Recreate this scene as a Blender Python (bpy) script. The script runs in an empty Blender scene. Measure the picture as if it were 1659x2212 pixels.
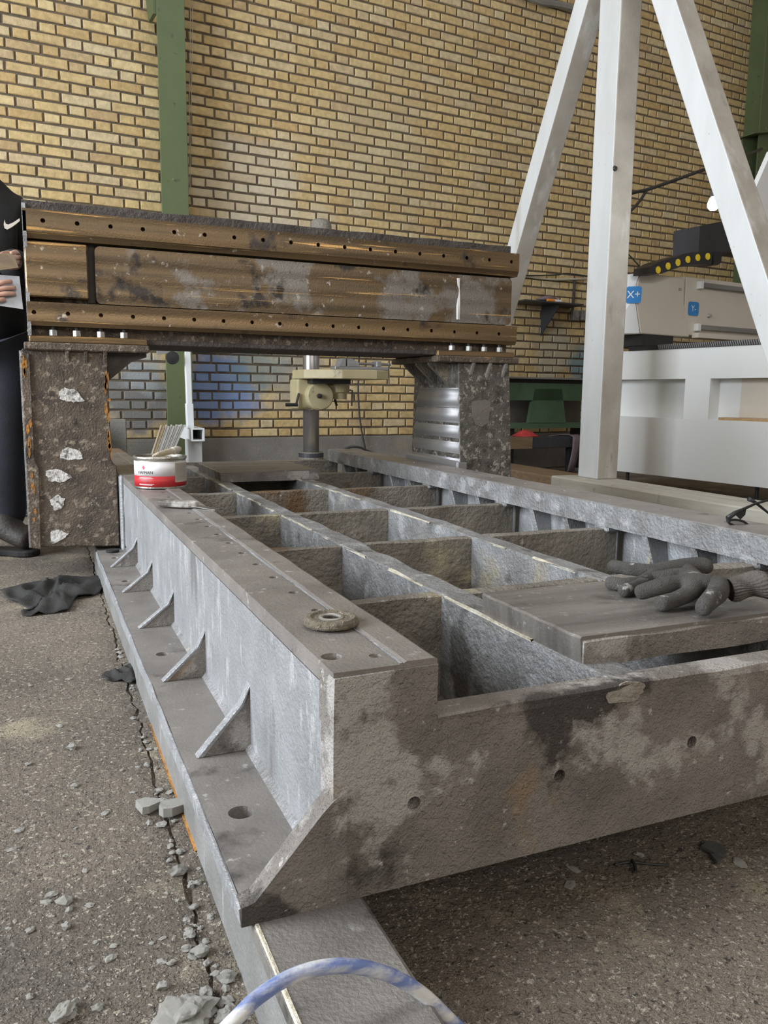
import bpy, bmesh, math, random
from mathutils import Vector, Matrix, noise
random.seed(7)
S = bpy.context.scene
COL = S.collection

# ------------------------------------------------------------------ camera
F, CX, CY = 1747.0, 829.5, 1106.0            # focal length and centre in photo pixels (1659 x 2212)
_y = Vector(((66-CX)/F, -(842-CY)/F, -1)).normalized()       # direction along the machine bed
_x = Vector(((4900-CX)/F, -(900-CY)/F, -1)); _x = (_x-_y*_x.dot(_y)).normalized()
_z = _x.cross(_y)
RM = Matrix((_x, _y, _z))                    # camera axes -> world axes
CAM = Vector((0, 0, 0.67))
cd = bpy.data.cameras.new('camera'); cam = bpy.data.objects.new('camera', cd); COL.objects.link(cam)
cd.sensor_fit = 'HORIZONTAL'; cd.sensor_width = 36.0; cd.lens = 36.0*F/1659.0
cd.clip_start = 0.02; cd.clip_end = 200
cam.matrix_world = Matrix.Translation(CAM) @ RM.to_4x4()
S.camera = cam

# ------------------------------------------------------------------ light
S.view_settings.view_transform = 'Standard'; S.view_settings.look = 'None'
S.view_settings.gamma = 1.0; S.view_settings.use_curve_mapping = False
S.view_settings.exposure = 0.0
W = bpy.data.worlds.new('hall_air'); S.world = W; W.use_nodes = True
W.node_tree.nodes['Background'].inputs[0].default_value = (1.0, 0.88, 0.74, 1)
W.node_tree.nodes['Background'].inputs[1].default_value = 0.25
def area(name, loc, target, sx, sy, power, col):
    l = bpy.data.lights.new(name, 'AREA'); l.shape = 'RECTANGLE'; l.size = sx; l.size_y = sy
    l.energy = power; l.color = col
    o = bpy.data.objects.new(name, l); COL.objects.link(o)
    o.location = loc; o.rotation_euler = (Vector(target)-Vector(loc)).to_track_quat('-Z', 'Z').to_euler()
    return o
area('daylight_gate', (-4.4, 2.0, 2.3), (1.5, 3.0, 0.9), 3.0, 3.4, 620, (0.86, 0.93, 1.0))   # wide open gate on the left side
area('overhead_fill', (.4, 2.4, 6.6), (.4, 3.0, 0), 5.0, 2.0, 130, (0.95, 0.97, 1.0))     # added overhead fill lamp, set left to light that side more

area('rear_fill', (.6, -4.2, 3.4), (.9, 3.0, .8), 6.0, 1.8, 135, (1.0, 0.95, 0.88))    # fill lamp added behind the camera to brighten the front faces

# ------------------------------------------------------------------ pixel helpers
def ray(px, py): return RM @ Vector(((px-CX)/F, -(py-CY)/F, -1))
def onp(px, py, n, d):
    r = ray(px, py); n = Vector(n); return CAM + r*((d-n.dot(CAM))/n.dot(r))
def onx(px, py, x): return onp(px, py, (1, 0, 0), x)
def ony(px, py, y): return onp(px, py, (0, 1, 0), y)
def onz(px, py, z): return onp(px, py, (0, 0, 1), z)
WA = math.radians(4.57); WD = Vector((math.cos(WA), math.sin(WA), 0)); WN = Vector((-math.sin(WA), math.cos(WA), 0)); WO = 6.4716
def onw(px, py, off=0): return onp(px, py, WN, WO-off)       # off = metres in front of the brick face
def wp(u, z, off=0): return WD*u + WN*(WO-off) + Vector((0, 0, z))
def proj(P):
    c = RM.transposed() @ (Vector(P)-CAM); return (CX-F*c.x/c.z, CY+F*c.y/c.z, -c.z)

# ------------------------------------------------------------------ materials
def mk(name, c1, c2=None, scale=6.0, rough=0.6, metal=0.0, bump=None, spots=(), contrast=(0.35, 0.65), streak=None, rvar=0.0, spec=0.5, detail=6, emit=0, wave=None, rnd=1.0):
    """two-tone noise base, optional spots [(colour, scale, lo, hi, stretch)], bump = [(scale, strength)], streak = axis scale vector"""
    m = bpy.data.materials.new(name); m.use_nodes = True
    nt = m.node_tree; N = nt.nodes; L = nt.links
    b = N['Principled BSDF']; b.inputs['Roughness'].default_value = rough; b.inputs['Metallic'].default_value = metal
    b.inputs['Specular IOR Level'].default_value = spec
    if emit:
        b.inputs['Emission Color'].default_value = (*c1, 1); b.inputs['Emission Strength'].default_value = emit
    tc = N.new('ShaderNodeTexCoord'); oi = N.new('ShaderNodeObjectInfo')
    off = N.new('ShaderNodeVectorMath'); off.operation = 'MULTIPLY_ADD'
    cx = N.new('ShaderNodeCombineXYZ'); 
    for i in range(3): L.new(oi.outputs['Random'], cx.inputs[i])
    off.inputs[1].default_value = (13.1*rnd, 7.7*rnd, 5.3*rnd); L.new(cx.outputs[0], off.inputs[0]); L.new(tc.outputs['Object'], off.inputs[2])
    def vec(st=None):
        if not st: return off.outputs[0]
        v = N.new('ShaderNodeVectorMath'); v.operation = 'MULTIPLY'; v.inputs[1].default_value = st; L.new(off.outputs[0], v.inputs[0]); return v.outputs[0]
    def noi(sc, st=None, det=detail, ro=0.6):
        n = N.new('ShaderNodeTexNoise'); n.inputs['Scale'].default_value = sc; n.inputs['Detail'].default_value = det; n.inputs['Roughness'].default_value = ro
        L.new(vec(st), n.inputs['Vector']); return n.outputs['Fac']
    def ramp(f, lo, hi):
        r = N.new('ShaderNodeMapRange'); r.inputs['From Min'].default_value = lo; r.inputs['From Max'].default_value = hi; L.new(f, r.inputs['Value']); return r.outputs[0]
    def mix(f, a, bcol):
        x = N.new('ShaderNodeMix'); x.data_type = 'RGBA'; L.new(f, x.inputs['Factor'])
        if isinstance(a, tuple): x.inputs['A'].default_value = (*a, 1)
        else: L.new(a, x.inputs['A'])
        if isinstance(bcol, tuple): x.inputs['B'].default_value = (*bcol, 1)
        else: L.new(bcol, x.inputs['B'])
        return x.outputs['Result']
    c = None
    if c2:
        c = mix(ramp(noi(scale, streak), *contrast), c1, c2)
    for s in spots:
        col, sc, lo, hi = s[:4]; st = s[4] if len(s) > 4 else None
        c = mix(ramp(noi(sc, st), lo, hi), c if c else c1, col)
    if c: L.new(c, b.inputs['Base Color'])
    else: b.inputs['Base Color'].default_value = (*c1, 1)
    if rvar:
        r = N.new('ShaderNodeMapRange'); L.new(noi(scale*1.7, streak), r.inputs['Value']); r.inputs['To Min'].default_value = rough-rvar; r.inputs['To Max'].default_value = rough+rvar
        L.new(r.outputs[0], b.inputs['Roughness'])
    if bump or wave:
        prev = None
        if wave:
            ax, sc, stg, dist = wave
            wt = N.new('ShaderNodeTexWave'); wt.bands_direction = ax; wt.inputs['Scale'].default_value = sc; wt.inputs['Distortion'].default_value = .6; wt.inputs['Detail Scale'].default_value = .4
            L.new(off.outputs[0], wt.inputs['Vector']); bp = N.new('ShaderNodeBump'); bp.inputs['Strength'].default_value = stg; bp.inputs['Distance'].default_value = dist
            L.new(wt.outputs['Fac'], bp.inputs['Height']); prev = bp.outputs[0]
        for sc, stg, *st in (bump or ()):
            bp = N.new('ShaderNodeBump'); bp.inputs['Strength'].default_value = stg; bp.inputs['Distance'].default_value = 0.01
            L.new(noi(sc, st[0] if st else None, 4), bp.inputs['Height'])
            if prev: L.new(prev, bp.inputs['Normal'])
            prev = bp.outputs[0]
        L.new(prev, b.inputs['Normal'])
    return m

M = {}
M['cast'] = mk('cast_iron_grey', (.31, .31, .315), (.20, .195, .19), 9, .5, .3, [(110, .7), (35, .5)], [((.40, .40, .405), 16, .54, .64), ((.10, .095, .09), 7, .60, .68), ((.30, .26, .19), 4, .60, .72)], detail=9, rnd=0)
M['castside'] = mk('cast_iron_pale', (.36, .365, .375), (.275, .28, .285), 9, .48, .3, [(140, .45), (30, .25)], [((.46, .46, .465), 40, .56, .66, (1, 1, .3)), ((.19, .185, .18), 9, .58, .70, (1, 1, .25)), ((.52, .48, .37), 13, .68, .73, (1, 1, .4))], spec=.6, detail=9, rnd=0)
M['castrough'] = mk('cast_iron_rough', (.34, .305, .275), (.21, .187, .168), 8, .55, .2, [(330, .7), (95, .6), (20, .35)], [((.52, .49, .46), 7, .53, .58), ((.085, .075, .068), 5, .585, .63), ((.36, .25, .15), 3.4, .60, .68), ((.60, .57, .54), 60, .64, .70)], detail=10, rnd=0)
M['castin'] = mk('cast_iron_inner', (.27, .245, .21), (.155, .138, .115), 6, .55, .2, [(75, .9), (24, .7)], [((.43, .37, .24), 4, .57, .68), ((.15, .085, .035), 3, .60, .70), ((.45, .44, .42), 30, .66, .72)], detail=9, rnd=0)
M['machined'] = mk('machined_iron_top', (.31, .283, .26), (.215, .195, .18), 7, .45, .35, [(220, .25)], [((.46, .44, .42), 45, .63, .69), ((.10, .09, .083), 8, .60, .70), ((.075, .068, .06), 60, .68, .74)], rvar=.1, detail=9, rnd=0)
M['plate'] = mk('machined_plate', (.28, .258, .235), (.155, .14, .128), 4, .4, .4, [(170, .2)], [((.40, .385, .365), 60, .62, .70), ((.10, .09, .08), 9, .62, .72)], streak=(.5, 7, 1), rvar=.08, detail=8, wave=('Y', 4.4, .5, .006))
M['rust'] = mk('oiled_rusty_steel', (.225, .148, .075), (.112, .078, .044), 3, .36, .5, [(150, .12)], [((.06, .05, .044), 5, .60, .66), ((.72, .43, .16), 5, .61, .67, (.3, 12, 12)), ((.44, .39, .33), 30, .64, .70), ((.12, .09, .06), 40, .66, .72)], streak=(.35, 6, 9), rvar=.14, detail=9, wave=('Z', 5.2, .35, .005))
M['rustmid'] = mk('oiled_steel_worn_panel', (.21, .143, .078), (.108, .077, .046), 3, .38, .45, [(150, .15)], [((.235, .215, .195), 4.2, .51, .57), ((.42, .39, .355), 40, .63, .69), ((.045, .038, .034), 6, .55, .61), ((.70, .43, .17), 4, .61, .66, (.25, 14, 14)), ((.13, .11, .09), 70, .60, .68)], streak=(.35, 6, 9), rvar=.14, detail=10, wave=('Z', 5.2, .35, .005))
M['rustcast'] = mk('rusty_cast_skin', (.16, .122, .088), (.075, .058, .046), 14, .58, .25, [(140, .6), (60, .3)], [((.31, .25, .19), 42, .55, .64), ((.50, .24, .045), 8, .64, .70), ((.04, .033, .03), 5, .58, .66), ((.40, .37, .33), 90, .64, .70)], detail=9)
M['rustlip'] = mk('dark_cast_lip', (.105, .09, .08), (.06, .05, .045), 16, .65, .2, [(80, .7)], [((.45, .24, .07), 6, .7, .76)])
M['gap'] = mk('dark_grease', (.022, .018, .015), (.045, .035, .025), 9, .6)
M['orange'] = mk('fresh_rust', (.5, .22, .035), (.25, .11, .03), 30, .7, 0, [(90, .6)])
M['legskin'] = mk('mottled_cast_leg', (.17, .155, .135), (.07, .064, .057), 26, .55, .25, [(140, .5)], [((.36, .335, .30), 55, .55, .62), ((.05, .045, .04), 8, .60, .68)], detail=9)
M['steel'] = mk('milled_steel', (.34, .335, .335), (.24, .235, .24), 3, .46, .5, [(200, .06)], streak=(.3, .3, 8), rvar=.1)
M['bolt'] = mk('black_stud', (.04, .04, .042), (.07, .07, .07), 40, .45, .6)
M['nut'] = mk('bright_nut', (.62, .62, .60), (.45, .45, .43), 60, .3, .8)
M['putty'] = mk('white_putty', (.72, .70, .67), (.16, .145, .13), 55, .7, 0, [(70, .8)], contrast=(.47, .60))
M['post'] = mk('white_painted_tube', (.74, .76, .77), (.62, .635, .63), 3, .42, 0, [(60, .06)], [((.46, .42, .36), 4, .60, .80, (1, 1, .25)), ((.17, .15, .13), 45, .69, .74)], streak=(1, 1, .3), detail=9)
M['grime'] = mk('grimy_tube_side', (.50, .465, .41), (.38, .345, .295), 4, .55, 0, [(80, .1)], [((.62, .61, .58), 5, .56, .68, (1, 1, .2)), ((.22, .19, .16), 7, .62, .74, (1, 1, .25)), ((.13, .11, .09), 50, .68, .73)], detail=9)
M['cnc'] = mk('white_machine_paint', (.76, .77, .765), (.72, .73, .72), 1.5, .4, 0, [(250, .05)])
M['cncbeige'] = mk('cream_machine_cover', (.66, .61, .53), (.62, .57, .49), 1.2, .4)
M['basebeam'] = mk('cream_floor_beam', (.52, .50, .43), (.40, .375, .32), 5, .6, 0, [(60, .2)], [((.2, .18, .15), 12, .62, .76)], streak=(4, .5, 4))
M['greencol'] = mk('green_column_paint', (.105, .138, .06), (.09, .117, .052), 3, .5, 0, [(50, .06)], [((.42, .38, .27), 9, .72, .75), ((.045, .06, .035), 20, .64, .72)], detail=8)
M['greenlathe'] = mk('old_green_enamel', (.085, .15, .085), (.06, .11, .06), 4, .55, 0, None, [((.025, .025, .02), 25, .66, .72)])
M['mortar'] = mk('brown_mortar', (.15, .118, .08), (.105, .083, .058), 8, .9, 0, [(90, .5)])
M['plinth'] = mk('concrete_plinth', (.25, .235, .21), (.18, .165, .145), 3, .85, 0, [(120, .4), (30, .2)], [((.30, .24, .14), 2, .6, .75), ((.38, .36, .33), 70, .63, .7)])
M['rock'] = mk('broken_concrete', (.50, .48, .44), (.33, .315, .285), 900, .9, 0, [(2500, .6)], [((.64, .62, .57), 1800, .6, .7), ((.20, .19, .17), 600, .62, .72)])
M['slate'] = mk('dark_paint_chip', (.06, .06, .06), (.1, .1, .1), 30, .6)
M['rag'] = mk('black_rag', (.020, .020, .018), (.036, .035, .031), 14, .9, 0, [(220, .5)])
M['tin'] = mk('tin_rim', (.55, .53, .48), (.35, .33, .29), 30, .35, .8, [(60, .3)])
M['labelw'] = mk('white_label', (.78, .77, .78), (.70, .68, .68), 25, .5)
M['labelr'] = mk('red_label', (.52, .025, .03), (.43, .02, .025), 20, .45)
M['labelg'] = mk('beige_label_panel', (.50, .46, .40), (.44, .40, .35), 40, .6)
M['pink'] = mk('red_diamond', (.75, .10, .16)); M['ink'] = mk('dark_ink', (.05, .045, .045)); M['greyink'] = mk('grey_ink', (.22, .21, .2))
M['cream'] = mk('dried_putty', (.55, .49, .37), (.38, .32, .22), 20, .6, 0, [(40, .5)])
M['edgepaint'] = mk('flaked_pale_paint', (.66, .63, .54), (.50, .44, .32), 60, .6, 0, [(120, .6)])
M['chip'] = mk('broken_casting', (.40, .36, .31), (.27, .235, .20), 60, .7, .1, [(120, .9)])
M['wood'] = mk('worn_wood', (.22, .15, .085), (.15, .10, .06), 5, .7, 0, None, streak=(1, 8, 8))
M['woodpale'] = mk('pale_wood', (.45, .33, .18), (.34, .25, .14), 6, .7, 0, None, streak=(1, 8, 8))
M['handle'] = mk('puttied_handle', (.10, .085, .075), (.6, .57, .52), 9, .6, 0, [(40, .4)], contrast=(.45, .62))
M['blade'] = mk('knife_blade', (.33, .32, .3), (.22, .21, .2), 20, .35, .7)
M['grit'] = mk('abrasive_grit', (.38, .32, .23), (.20, .17, .125), 160, .85, 0, [(500, 1.0)], [((.60, .54, .42), 260, .60, .68)])
M['hub'] = mk('zinc_hub', (.50, .49, .46), (.40, .38, .35), 30, .4, .6)
M['glove'] = mk('dirty_knit_glove', (.135, .125, .115), (.08, .074, .068), 26, .9, 0, [(420, .9), (60, .3)], [((.52, .50, .47), 22, .62, .67)], detail=8)
M['cuff'] = mk('ribbed_cuff', (.13, .115, .10), (.085, .075, .066), 30, .95, 0, [(240, .5)])
M['hose'] = mk('blue_hose', (.16, .22, .46), (.66, .66, .64), 7, .35, 0, [(60, .15)], contrast=(.42, .58), streak=(1.5, 6, 6))
M['bar'] = mk('primer_steel_beam', (.27, .25, .23), (.175, .162, .15), 6, .45, .35, [(180, .3)], [((.07, .065, .06), 6, .58, .64), ((.48, .42, .30), 34, .68, .73), ((.38, .36, .34), 14, .62, .70)], detail=9)
M['barside'] = mk('primer_steel_side', (.36, .355, .345), (.25, .245, .235), 8, .45, .35, [(160, .35)], [((.50, .49, .48), 24, .60, .68, (1, 1, .2)), ((.16, .15, .14), 9, .64, .74, (1, 1, .2))], detail=9)
M['alu'] = mk('aluminium_profile', (.66, .66, .63), (.52, .51, .47), 6, .35, .3, None, streak=(4, 4, .4))
M['cable'] = mk('black_cable', (.025, .024, .023), (.045, .043, .04), 20, .6)
M['pvc'] = mk('cream_conduit', (.55, .50, .38), (.45, .41, .31), 10, .5)
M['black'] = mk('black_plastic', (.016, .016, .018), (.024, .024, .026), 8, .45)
M['darkbox'] = mk('charcoal_box', (.045, .047, .055), (.035, .037, .043), 5, .5)
M['yellow'] = mk('yellow_plug', (.80, .60, .03), (.72, .52, .02), 30, .5)
M['blue'] = mk('blue_sticker', (.03, .24, .62), (.028, .22, .58), 5, .4); M['white'] = mk('white_print', (.85, .86, .86))
M['drillcream'] = mk('cream_enamel', (.52, .45, .27), (.42, .36, .21), 5, .45, 0, None, [((.12, .095, .06), 8, .64, .74)])
M['tubesteel'] = mk('polished_column', (.42, .41, .41), (.32, .31, .31), 4, .3, .8, None, streak=(1, 1, .3))
M['pine'] = mk('chipboard', (.50, .33, .17), (.38, .24, .12), 40, .8)
M['red'] = mk('red_cloth', (.50, .05, .045), (.35, .03, .03), 20, .8); M['orangeplastic'] = mk('orange_tube', (.75, .25, .02))
M['mauve'] = mk('grey_mauve_bag', (.20, .15, .17), (.13, .10, .11), 15, .6)
M['jersey'] = mk('black_sweatshirt', (.009, .0085, .0085), (.014, .013, .012), 20, .95, 0, [(300, .3)])
M['jeans'] = mk('dark_jeans', (.022, .026, .038), (.010, .011, .016), 6, .85, 0, [(300, .3)], [((.07, .075, .09), 3, .66, .8)])
M['skin'] = mk('skin', (.42, .235, .165), (.34, .18, .12), 12, .5)
M['hair'] = mk('dark_hair', (.012, .01, .009), (.02, .017, .014), 60, .6)
M['boot'] = mk('scuffed_boot', (.022, .017, .014), (.042, .033, .027), 14, .6, 0, [(80, .4)], [((.28, .26, .23), 60, .72, .76)])
M['sheet'] = mk('metal_sheet', (.42, .43, .45), (.30, .31, .33), 10, .4, .5, [(30, .2)])
M['logo'] = mk('cream_print', (.62, .57, .48))
M['lens'] = mk('clear_lens', (.55, .56, .57), None, rough=.15)
M['lens'].node_tree.nodes['Principled BSDF'].inputs['Transmission Weight'].default_value = .8
M['bulb'] = mk('lit_bulb', (.92, .96, 1.0), emit=30)
M['rubber'] = mk('black_rubber', (.012, .012, .012), rough=.8)

def brick_mat():
    m = bpy.data.materials.new('yellow_brick'); m.use_nodes = True
    nt = m.node_tree; N = nt.nodes; L = nt.links; b = N['Principled BSDF']; b.inputs['Roughness'].default_value = .85
    at = N.new('ShaderNodeAttribute'); at.attribute_name = 'rnd'
    oi = N.new('ShaderNodeObjectInfo'); ad = N.new('ShaderNodeMath'); ad.operation = 'ADD'
    L.new(at.outputs['Fac'], ad.inputs[0]); L.new(oi.outputs['Random'], ad.inputs[1])
    fr = N.new('ShaderNodeMath'); fr.operation = 'FRACT'; L.new(ad.outputs[0], fr.inputs[0])
    cr = N.new('ShaderNodeValToRGB'); L.new(fr.outputs[0], cr.inputs[0]); cr.color_ramp.interpolation = 'LINEAR'
    e = cr.color_ramp.elements
    e[0].position = 0; e[0].color = (.50, .365, .18, 1); e[1].position = 1; e[1].color = (.60, .50, .31, 1)
    for p, c in [(.2, (.56, .42, .20)), (.4, (.47, .325, .145)), (.6, (.60, .465, .24)), (.75, (.54, .43, .26)), (.88, (.43, .30, .15))]:
        x = e.new(p); x.color = (*c, 1)
    g = N.new('ShaderNodeNewGeometry')
    n1 = N.new('ShaderNodeTexNoise'); n1.inputs['Scale'].default_value = 28; n1.inputs['Detail'].default_value = 6; L.new(g.outputs['Position'], n1.inputs['Vector'])
    mr = N.new('ShaderNodeMapRange'); mr.inputs[1].default_value = .3; mr.inputs[2].default_value = .7; mr.inputs[3].default_value = .8; mr.inputs[4].default_value = 1.15; L.new(n1.outputs['Fac'], mr.inputs[0])
    mu = N.new('ShaderNodeMix'); mu.data_type = 'RGBA'; mu.blend_type = 'MULTIPLY'; mu.inputs['Factor'].default_value = 1
    L.new(cr.outputs[0], mu.inputs['A']); L.new(mr.outputs[0], mu.inputs['B'])
    cur = mu.outputs['Result']
    # old paint smears and lime bloom, each a patch with a shape of its own
    n2 = N.new('ShaderNodeTexNoise'); n2.inputs['Scale'].default_value = 4.0; n2.inputs['Detail'].default_value = 5; L.new(g.outputs['Position'], n2.inputs['Vector'])
    P = lambda x, y: onw(x, y)
    for (c, r, col, amt) in [(P(475, 835), .36, (.16, .28, .56), .85), (P(560, 778), .30, (.16, .24, .27), .7), (P(650, 820), .30, (.26, .265, .27), .6),
                             (P(285, 850), .36, (.14, .145, .155), .9), (P(300, 795), .22, (.35, .38, .40), .6), (P(560, 430), .6, (.60, .56, .47), .45),
                             (P(1255, 790), .22, (.16, .30, .36), .8), (P(1190, 760), .3, (.42, .42, .38), .5), (P(820, 330), .7, (.50, .42, .26), .4)]:
        dv = N.new('ShaderNodeVectorMath'); dv.operation = 'DISTANCE'; dv.inputs[1].default_value = c; L.new(g.outputs['Position'], dv.inputs[0])
        a1 = N.new('ShaderNodeMath'); a1.operation = 'MULTIPLY_ADD'; a1.inputs[1].default_value = r*1.6; a1.inputs[2].default_value = -r*.8; L.new(n2.outputs['Fac'], a1.inputs[0])
        a2 = N.new('ShaderNodeMath'); a2.operation = 'ADD'; L.new(dv.outputs['Value'], a2.inputs[0]); L.new(a1.outputs[0], a2.inputs[1])
        m2 = N.new('ShaderNodeMapRange'); m2.inputs[1].default_value = r; m2.inputs[2].default_value = r*.55; m2.inputs[3].default_value = 0; m2.inputs[4].default_value = amt; L.new(a2.outputs[0], m2.inputs[0])
        x = N.new('ShaderNodeMix'); x.data_type = 'RGBA'; L.new(m2.outputs[0], x.inputs['Factor']); L.new(cur, x.inputs['A']); x.inputs['B'].default_value = (*col, 1); cur = x.outputs['Result']
    L.new(cur, b.inputs['Base Color'])
    bp = N.new('ShaderNodeBump'); bp.inputs['Strength'].default_value = .35; bp.inputs['Distance'].default_value = .01
    n3 = N.new('ShaderNodeTexNoise'); n3.inputs['Scale'].default_value = 70; n3.inputs['Detail'].default_value = 5; L.new(g.outputs['Position'], n3.inputs['Vector'])
    L.new(n3.outputs['Fac'], bp.inputs['Height']); L.new(bp.outputs[0], b.inputs['Normal'])
    return m
M['brick'] = brick_mat()

def floor_mat():
    m = mk('dusty_concrete_floor', (.31, .255, .20), (.18, .149, .118), 2.2, .8, 0, [(260, 1.0), (80, .9), (20, .4)],
           [((.46, .385, .27), 3.4, .55, .66), ((.62, .56, .45), 150, .58, .64), ((.075, .064, .054), 110, .58, .66), ((.13, .113, .098), 1.3, .56, .68), ((.55, .48, .36), 45, .66, .71)], detail=9)
    return m
M['floor'] = floor_mat()

# ------------------------------------------------------------------ mesh helpers
class MB:
    def __init__(s): s.v = []; s.f = []
    def add(s, vs, fs):
        o = len(s.v); s.v += [Vector(v) for v in vs]; s.f += [tuple(i+o for i in f) for f in fs]; return s
    def box(s, x0, x1, y0, y1, z0, z1, mat=None):
        vs = [Vector((x, y, z)) for z in (z0, z1) for y in (y0, y1) for x in (x0, x1)]
        if mat is not None: vs = [mat @ v for v in vs]
        return s.add(vs, [(0, 2, 3, 1), (4, 5, 7, 6), (0, 1, 5, 4), (2, 6, 7, 3), (0, 4, 6, 2), (1, 3, 7, 5)])
    def prism(s, poly, d):
        """poly: 3-D points in a plane; d: extrusion vector"""
        poly = [Vector(p) for p in poly]; d = Vector(d); n = len(poly)
        nn = Vector((0, 0, 0))
        for i in range(n): nn += poly[i].cross(poly[(i+1) % n])
        if nn.dot(d) > 0: poly.reverse()
        return s.add(poly+[p+d for p in poly], [tuple(range(n)), tuple(range(2*n-1, n-1, -1))]+[(i, n+i, n+(i+1) % n, (i+1) % n) for i in range(n)])
    def tube(s, pts, r, n=10, cap=True):
        pts = [Vector(p) for p in pts]; k = len(pts); rs = r if isinstance(r, (list, tuple)) else [r]*k
        t0 = (pts[1]-pts[0]).normalized(); up = Vector((0, 0, 1)) if abs(t0.z) < .9 else Vector((1, 0, 0))
        a = t0.cross(up).normalized(); o = len(s.v)
        for i, p in enumerate(pts):
            t = (pts[min(i+1, k-1)]-pts[max(i-1, 0)]).normalized(); a = (a-t*a.dot(t)).normalized(); b = t.cross(a)
            for j in range(n):
                an = 2*math.pi*j/n; s.v.append(p+(a*math.cos(an)+b*math.sin(an))*rs[i])
        for i in range(k-1):
            for j in range(n): s.f.append((o+i*n+j, o+i*n+(j+1) % n, o+(i+1)*n+(j+1) % n, o+(i+1)*n+j))
        if cap: s.f.append(tuple(o+j for j in range(n-1, -1, -1))); s.f.append(tuple(o+(k-1)*n+j for j in range(n)))
        return s
    def lathe(s, prof, c, n=32, axis=None):
        """prof [(r,h)] closed profile turned about the vertical through c"""
        c = Vector(c); o = len(s.v); k = len(prof)
        R = axis.to_track_quat('Z', 'Y').to_matrix() if axis else Matrix.Identity(3)
        for r, h in prof:
            for j in range(n):
                an = 2*math.pi*j/n; s.v.append(c+R @ Vector((r*math.cos(an), r*math.sin(an), h)))
        for i in range(k-1):
            for j in range(n): s.f.append((o+i*n+j, o+i*n+(j+1) % n, o+(i+1)*n+(j+1) % n, o+(i+1)*n+j))
        if prof[0][0] > 1e-6 and prof[0] != prof[-1]: s.f.append(tuple(o+j for j in range(n-1, -1, -1)))
        if prof[-1][0] > 1e-6 and prof[0] != prof[-1]: s.f.append(tuple(o+(k-1)*n+j for j in range(n)))
        return s
    def holes(s, O, U, V, Nn, u0, u1, v0, v1, hs, depth, thick, n=16):
        """solid slab whose front face (normal Nn) carries a row of blind holes hs [(u,v,r)] sorted along u"""
        O, U, V, Nn = map(Vector, (O, U, V, Nn)); P = lambda u, v, d=0: O+U*u+V*v-Nn*d
        hs = sorted(hs); cuts = [u0]+[(hs[i][0]+hs[i+1][0])/2 for i in range(len(hs)-1)]+[u1]
        flip = U.cross(V).dot(Nn) < 0
        def q(f): s.f.append(tuple(reversed(f)) if flip else tuple(f))
        for (cu, cv, r), a, b in zip(hs, cuts, cuts[1:]):
            o = len(s.v)
            for j in range(n):
                an = 2*math.pi*j/n; c, si = math.cos(an), math.sin(an); m = max(abs(c), abs(si))
                eu = c/m*((b-cu) if c > 0 else (cu-a)); ev = si/m*((v1-cv) if si > 0 else (cv-v0))
                s.v += [P(cu+eu, cv+ev), P(cu+c*r, cv+si*r), P(cu+c*r, cv+si*r, depth)]
            for j in range(n):
                k = (j+1) % n; A, B = o+3*j, o+3*k
                q((A, B, B+1, A+1)); q((A+1, B+1, B+2, A+2))
            q(tuple(o+3*j+2 for j in range(n)))
        o = len(s.v); s.v += [P(u0, v0), P(u1, v0), P(u1, v1), P(u0, v1), P(u0, v0, thick), P(u1, v0, thick), P(u1, v1, thick), P(u0, v1, thick)]
        for f in [(0, 4, 5, 1), (1, 5, 6, 2), (2, 6, 7, 3), (3, 7, 4, 0), (7, 6, 5, 4)]: q(tuple(o+i for i in f))
        return s
    def jit(s, amp, sel=None, freq=12):
        for i, v in enumerate(s.v):
            if sel is None or sel(v): s.v[i] = v+noise.noise_vector(v*freq)*amp
        return s

OFF = {}
def obj(name, mb, mat, parent=None, smooth=False, bev=0, seg=1, sub=0, local=False):
    me = bpy.data.meshes.new(name)
    off = OFF.get(parent.name, Vector((0, 0, 0))) if parent and not local else Vector((0, 0, 0))
    me.from_pydata([v-off for v in mb.v], [], mb.f); me.update()
    o = bpy.data.objects.new(name, me); COL.objects.link(o)
    if mat: me.materials.append(M[mat] if isinstance(mat, str) else mat)
    if parent: o.parent = parent; OFF[o.name] = off
    else: OFF[o.name] = Vector((0, 0, 0))
    if smooth: me.polygons.foreach_set('use_smooth', [True]*len(me.polygons))
    if bev:
        b = o.modifiers.new('edge', 'BEVEL'); b.width = bev; b.segments = seg; b.limit_method = 'ANGLE'; b.angle_limit = .6
    if sub:
        b = o.modifiers.new('sub', 'SUBSURF'); b.levels = b.render_levels = sub
    return o
def tag(o, label, cat, group=None, kind=None):
    if label: o['label'] = label
    if cat: o['category'] = cat
    if group: o['group'] = group
    if kind: o['kind'] = kind
    return o
def thing(name, label, cat, loc=(0, 0, 0), group=None):
    o = bpy.data.objects.new(name, None); COL.objects.link(o); o.location = loc; o.empty_display_size = .05
    OFF[o.name] = Vector(loc); return tag(o, label, cat, group)
def single(name, mb, mat, label, cat, loc=None, group=None, kind=None, **k):
    """one-mesh thing whose origin sits at loc"""
    loc = Vector(loc) if loc is not None else Vector((0, 0, 0))
    mb.v = [v-loc for v in mb.v]; o = obj(name, mb, mat, **k); o.location = loc; return tag(o, label, cat, group, kind)
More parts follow.
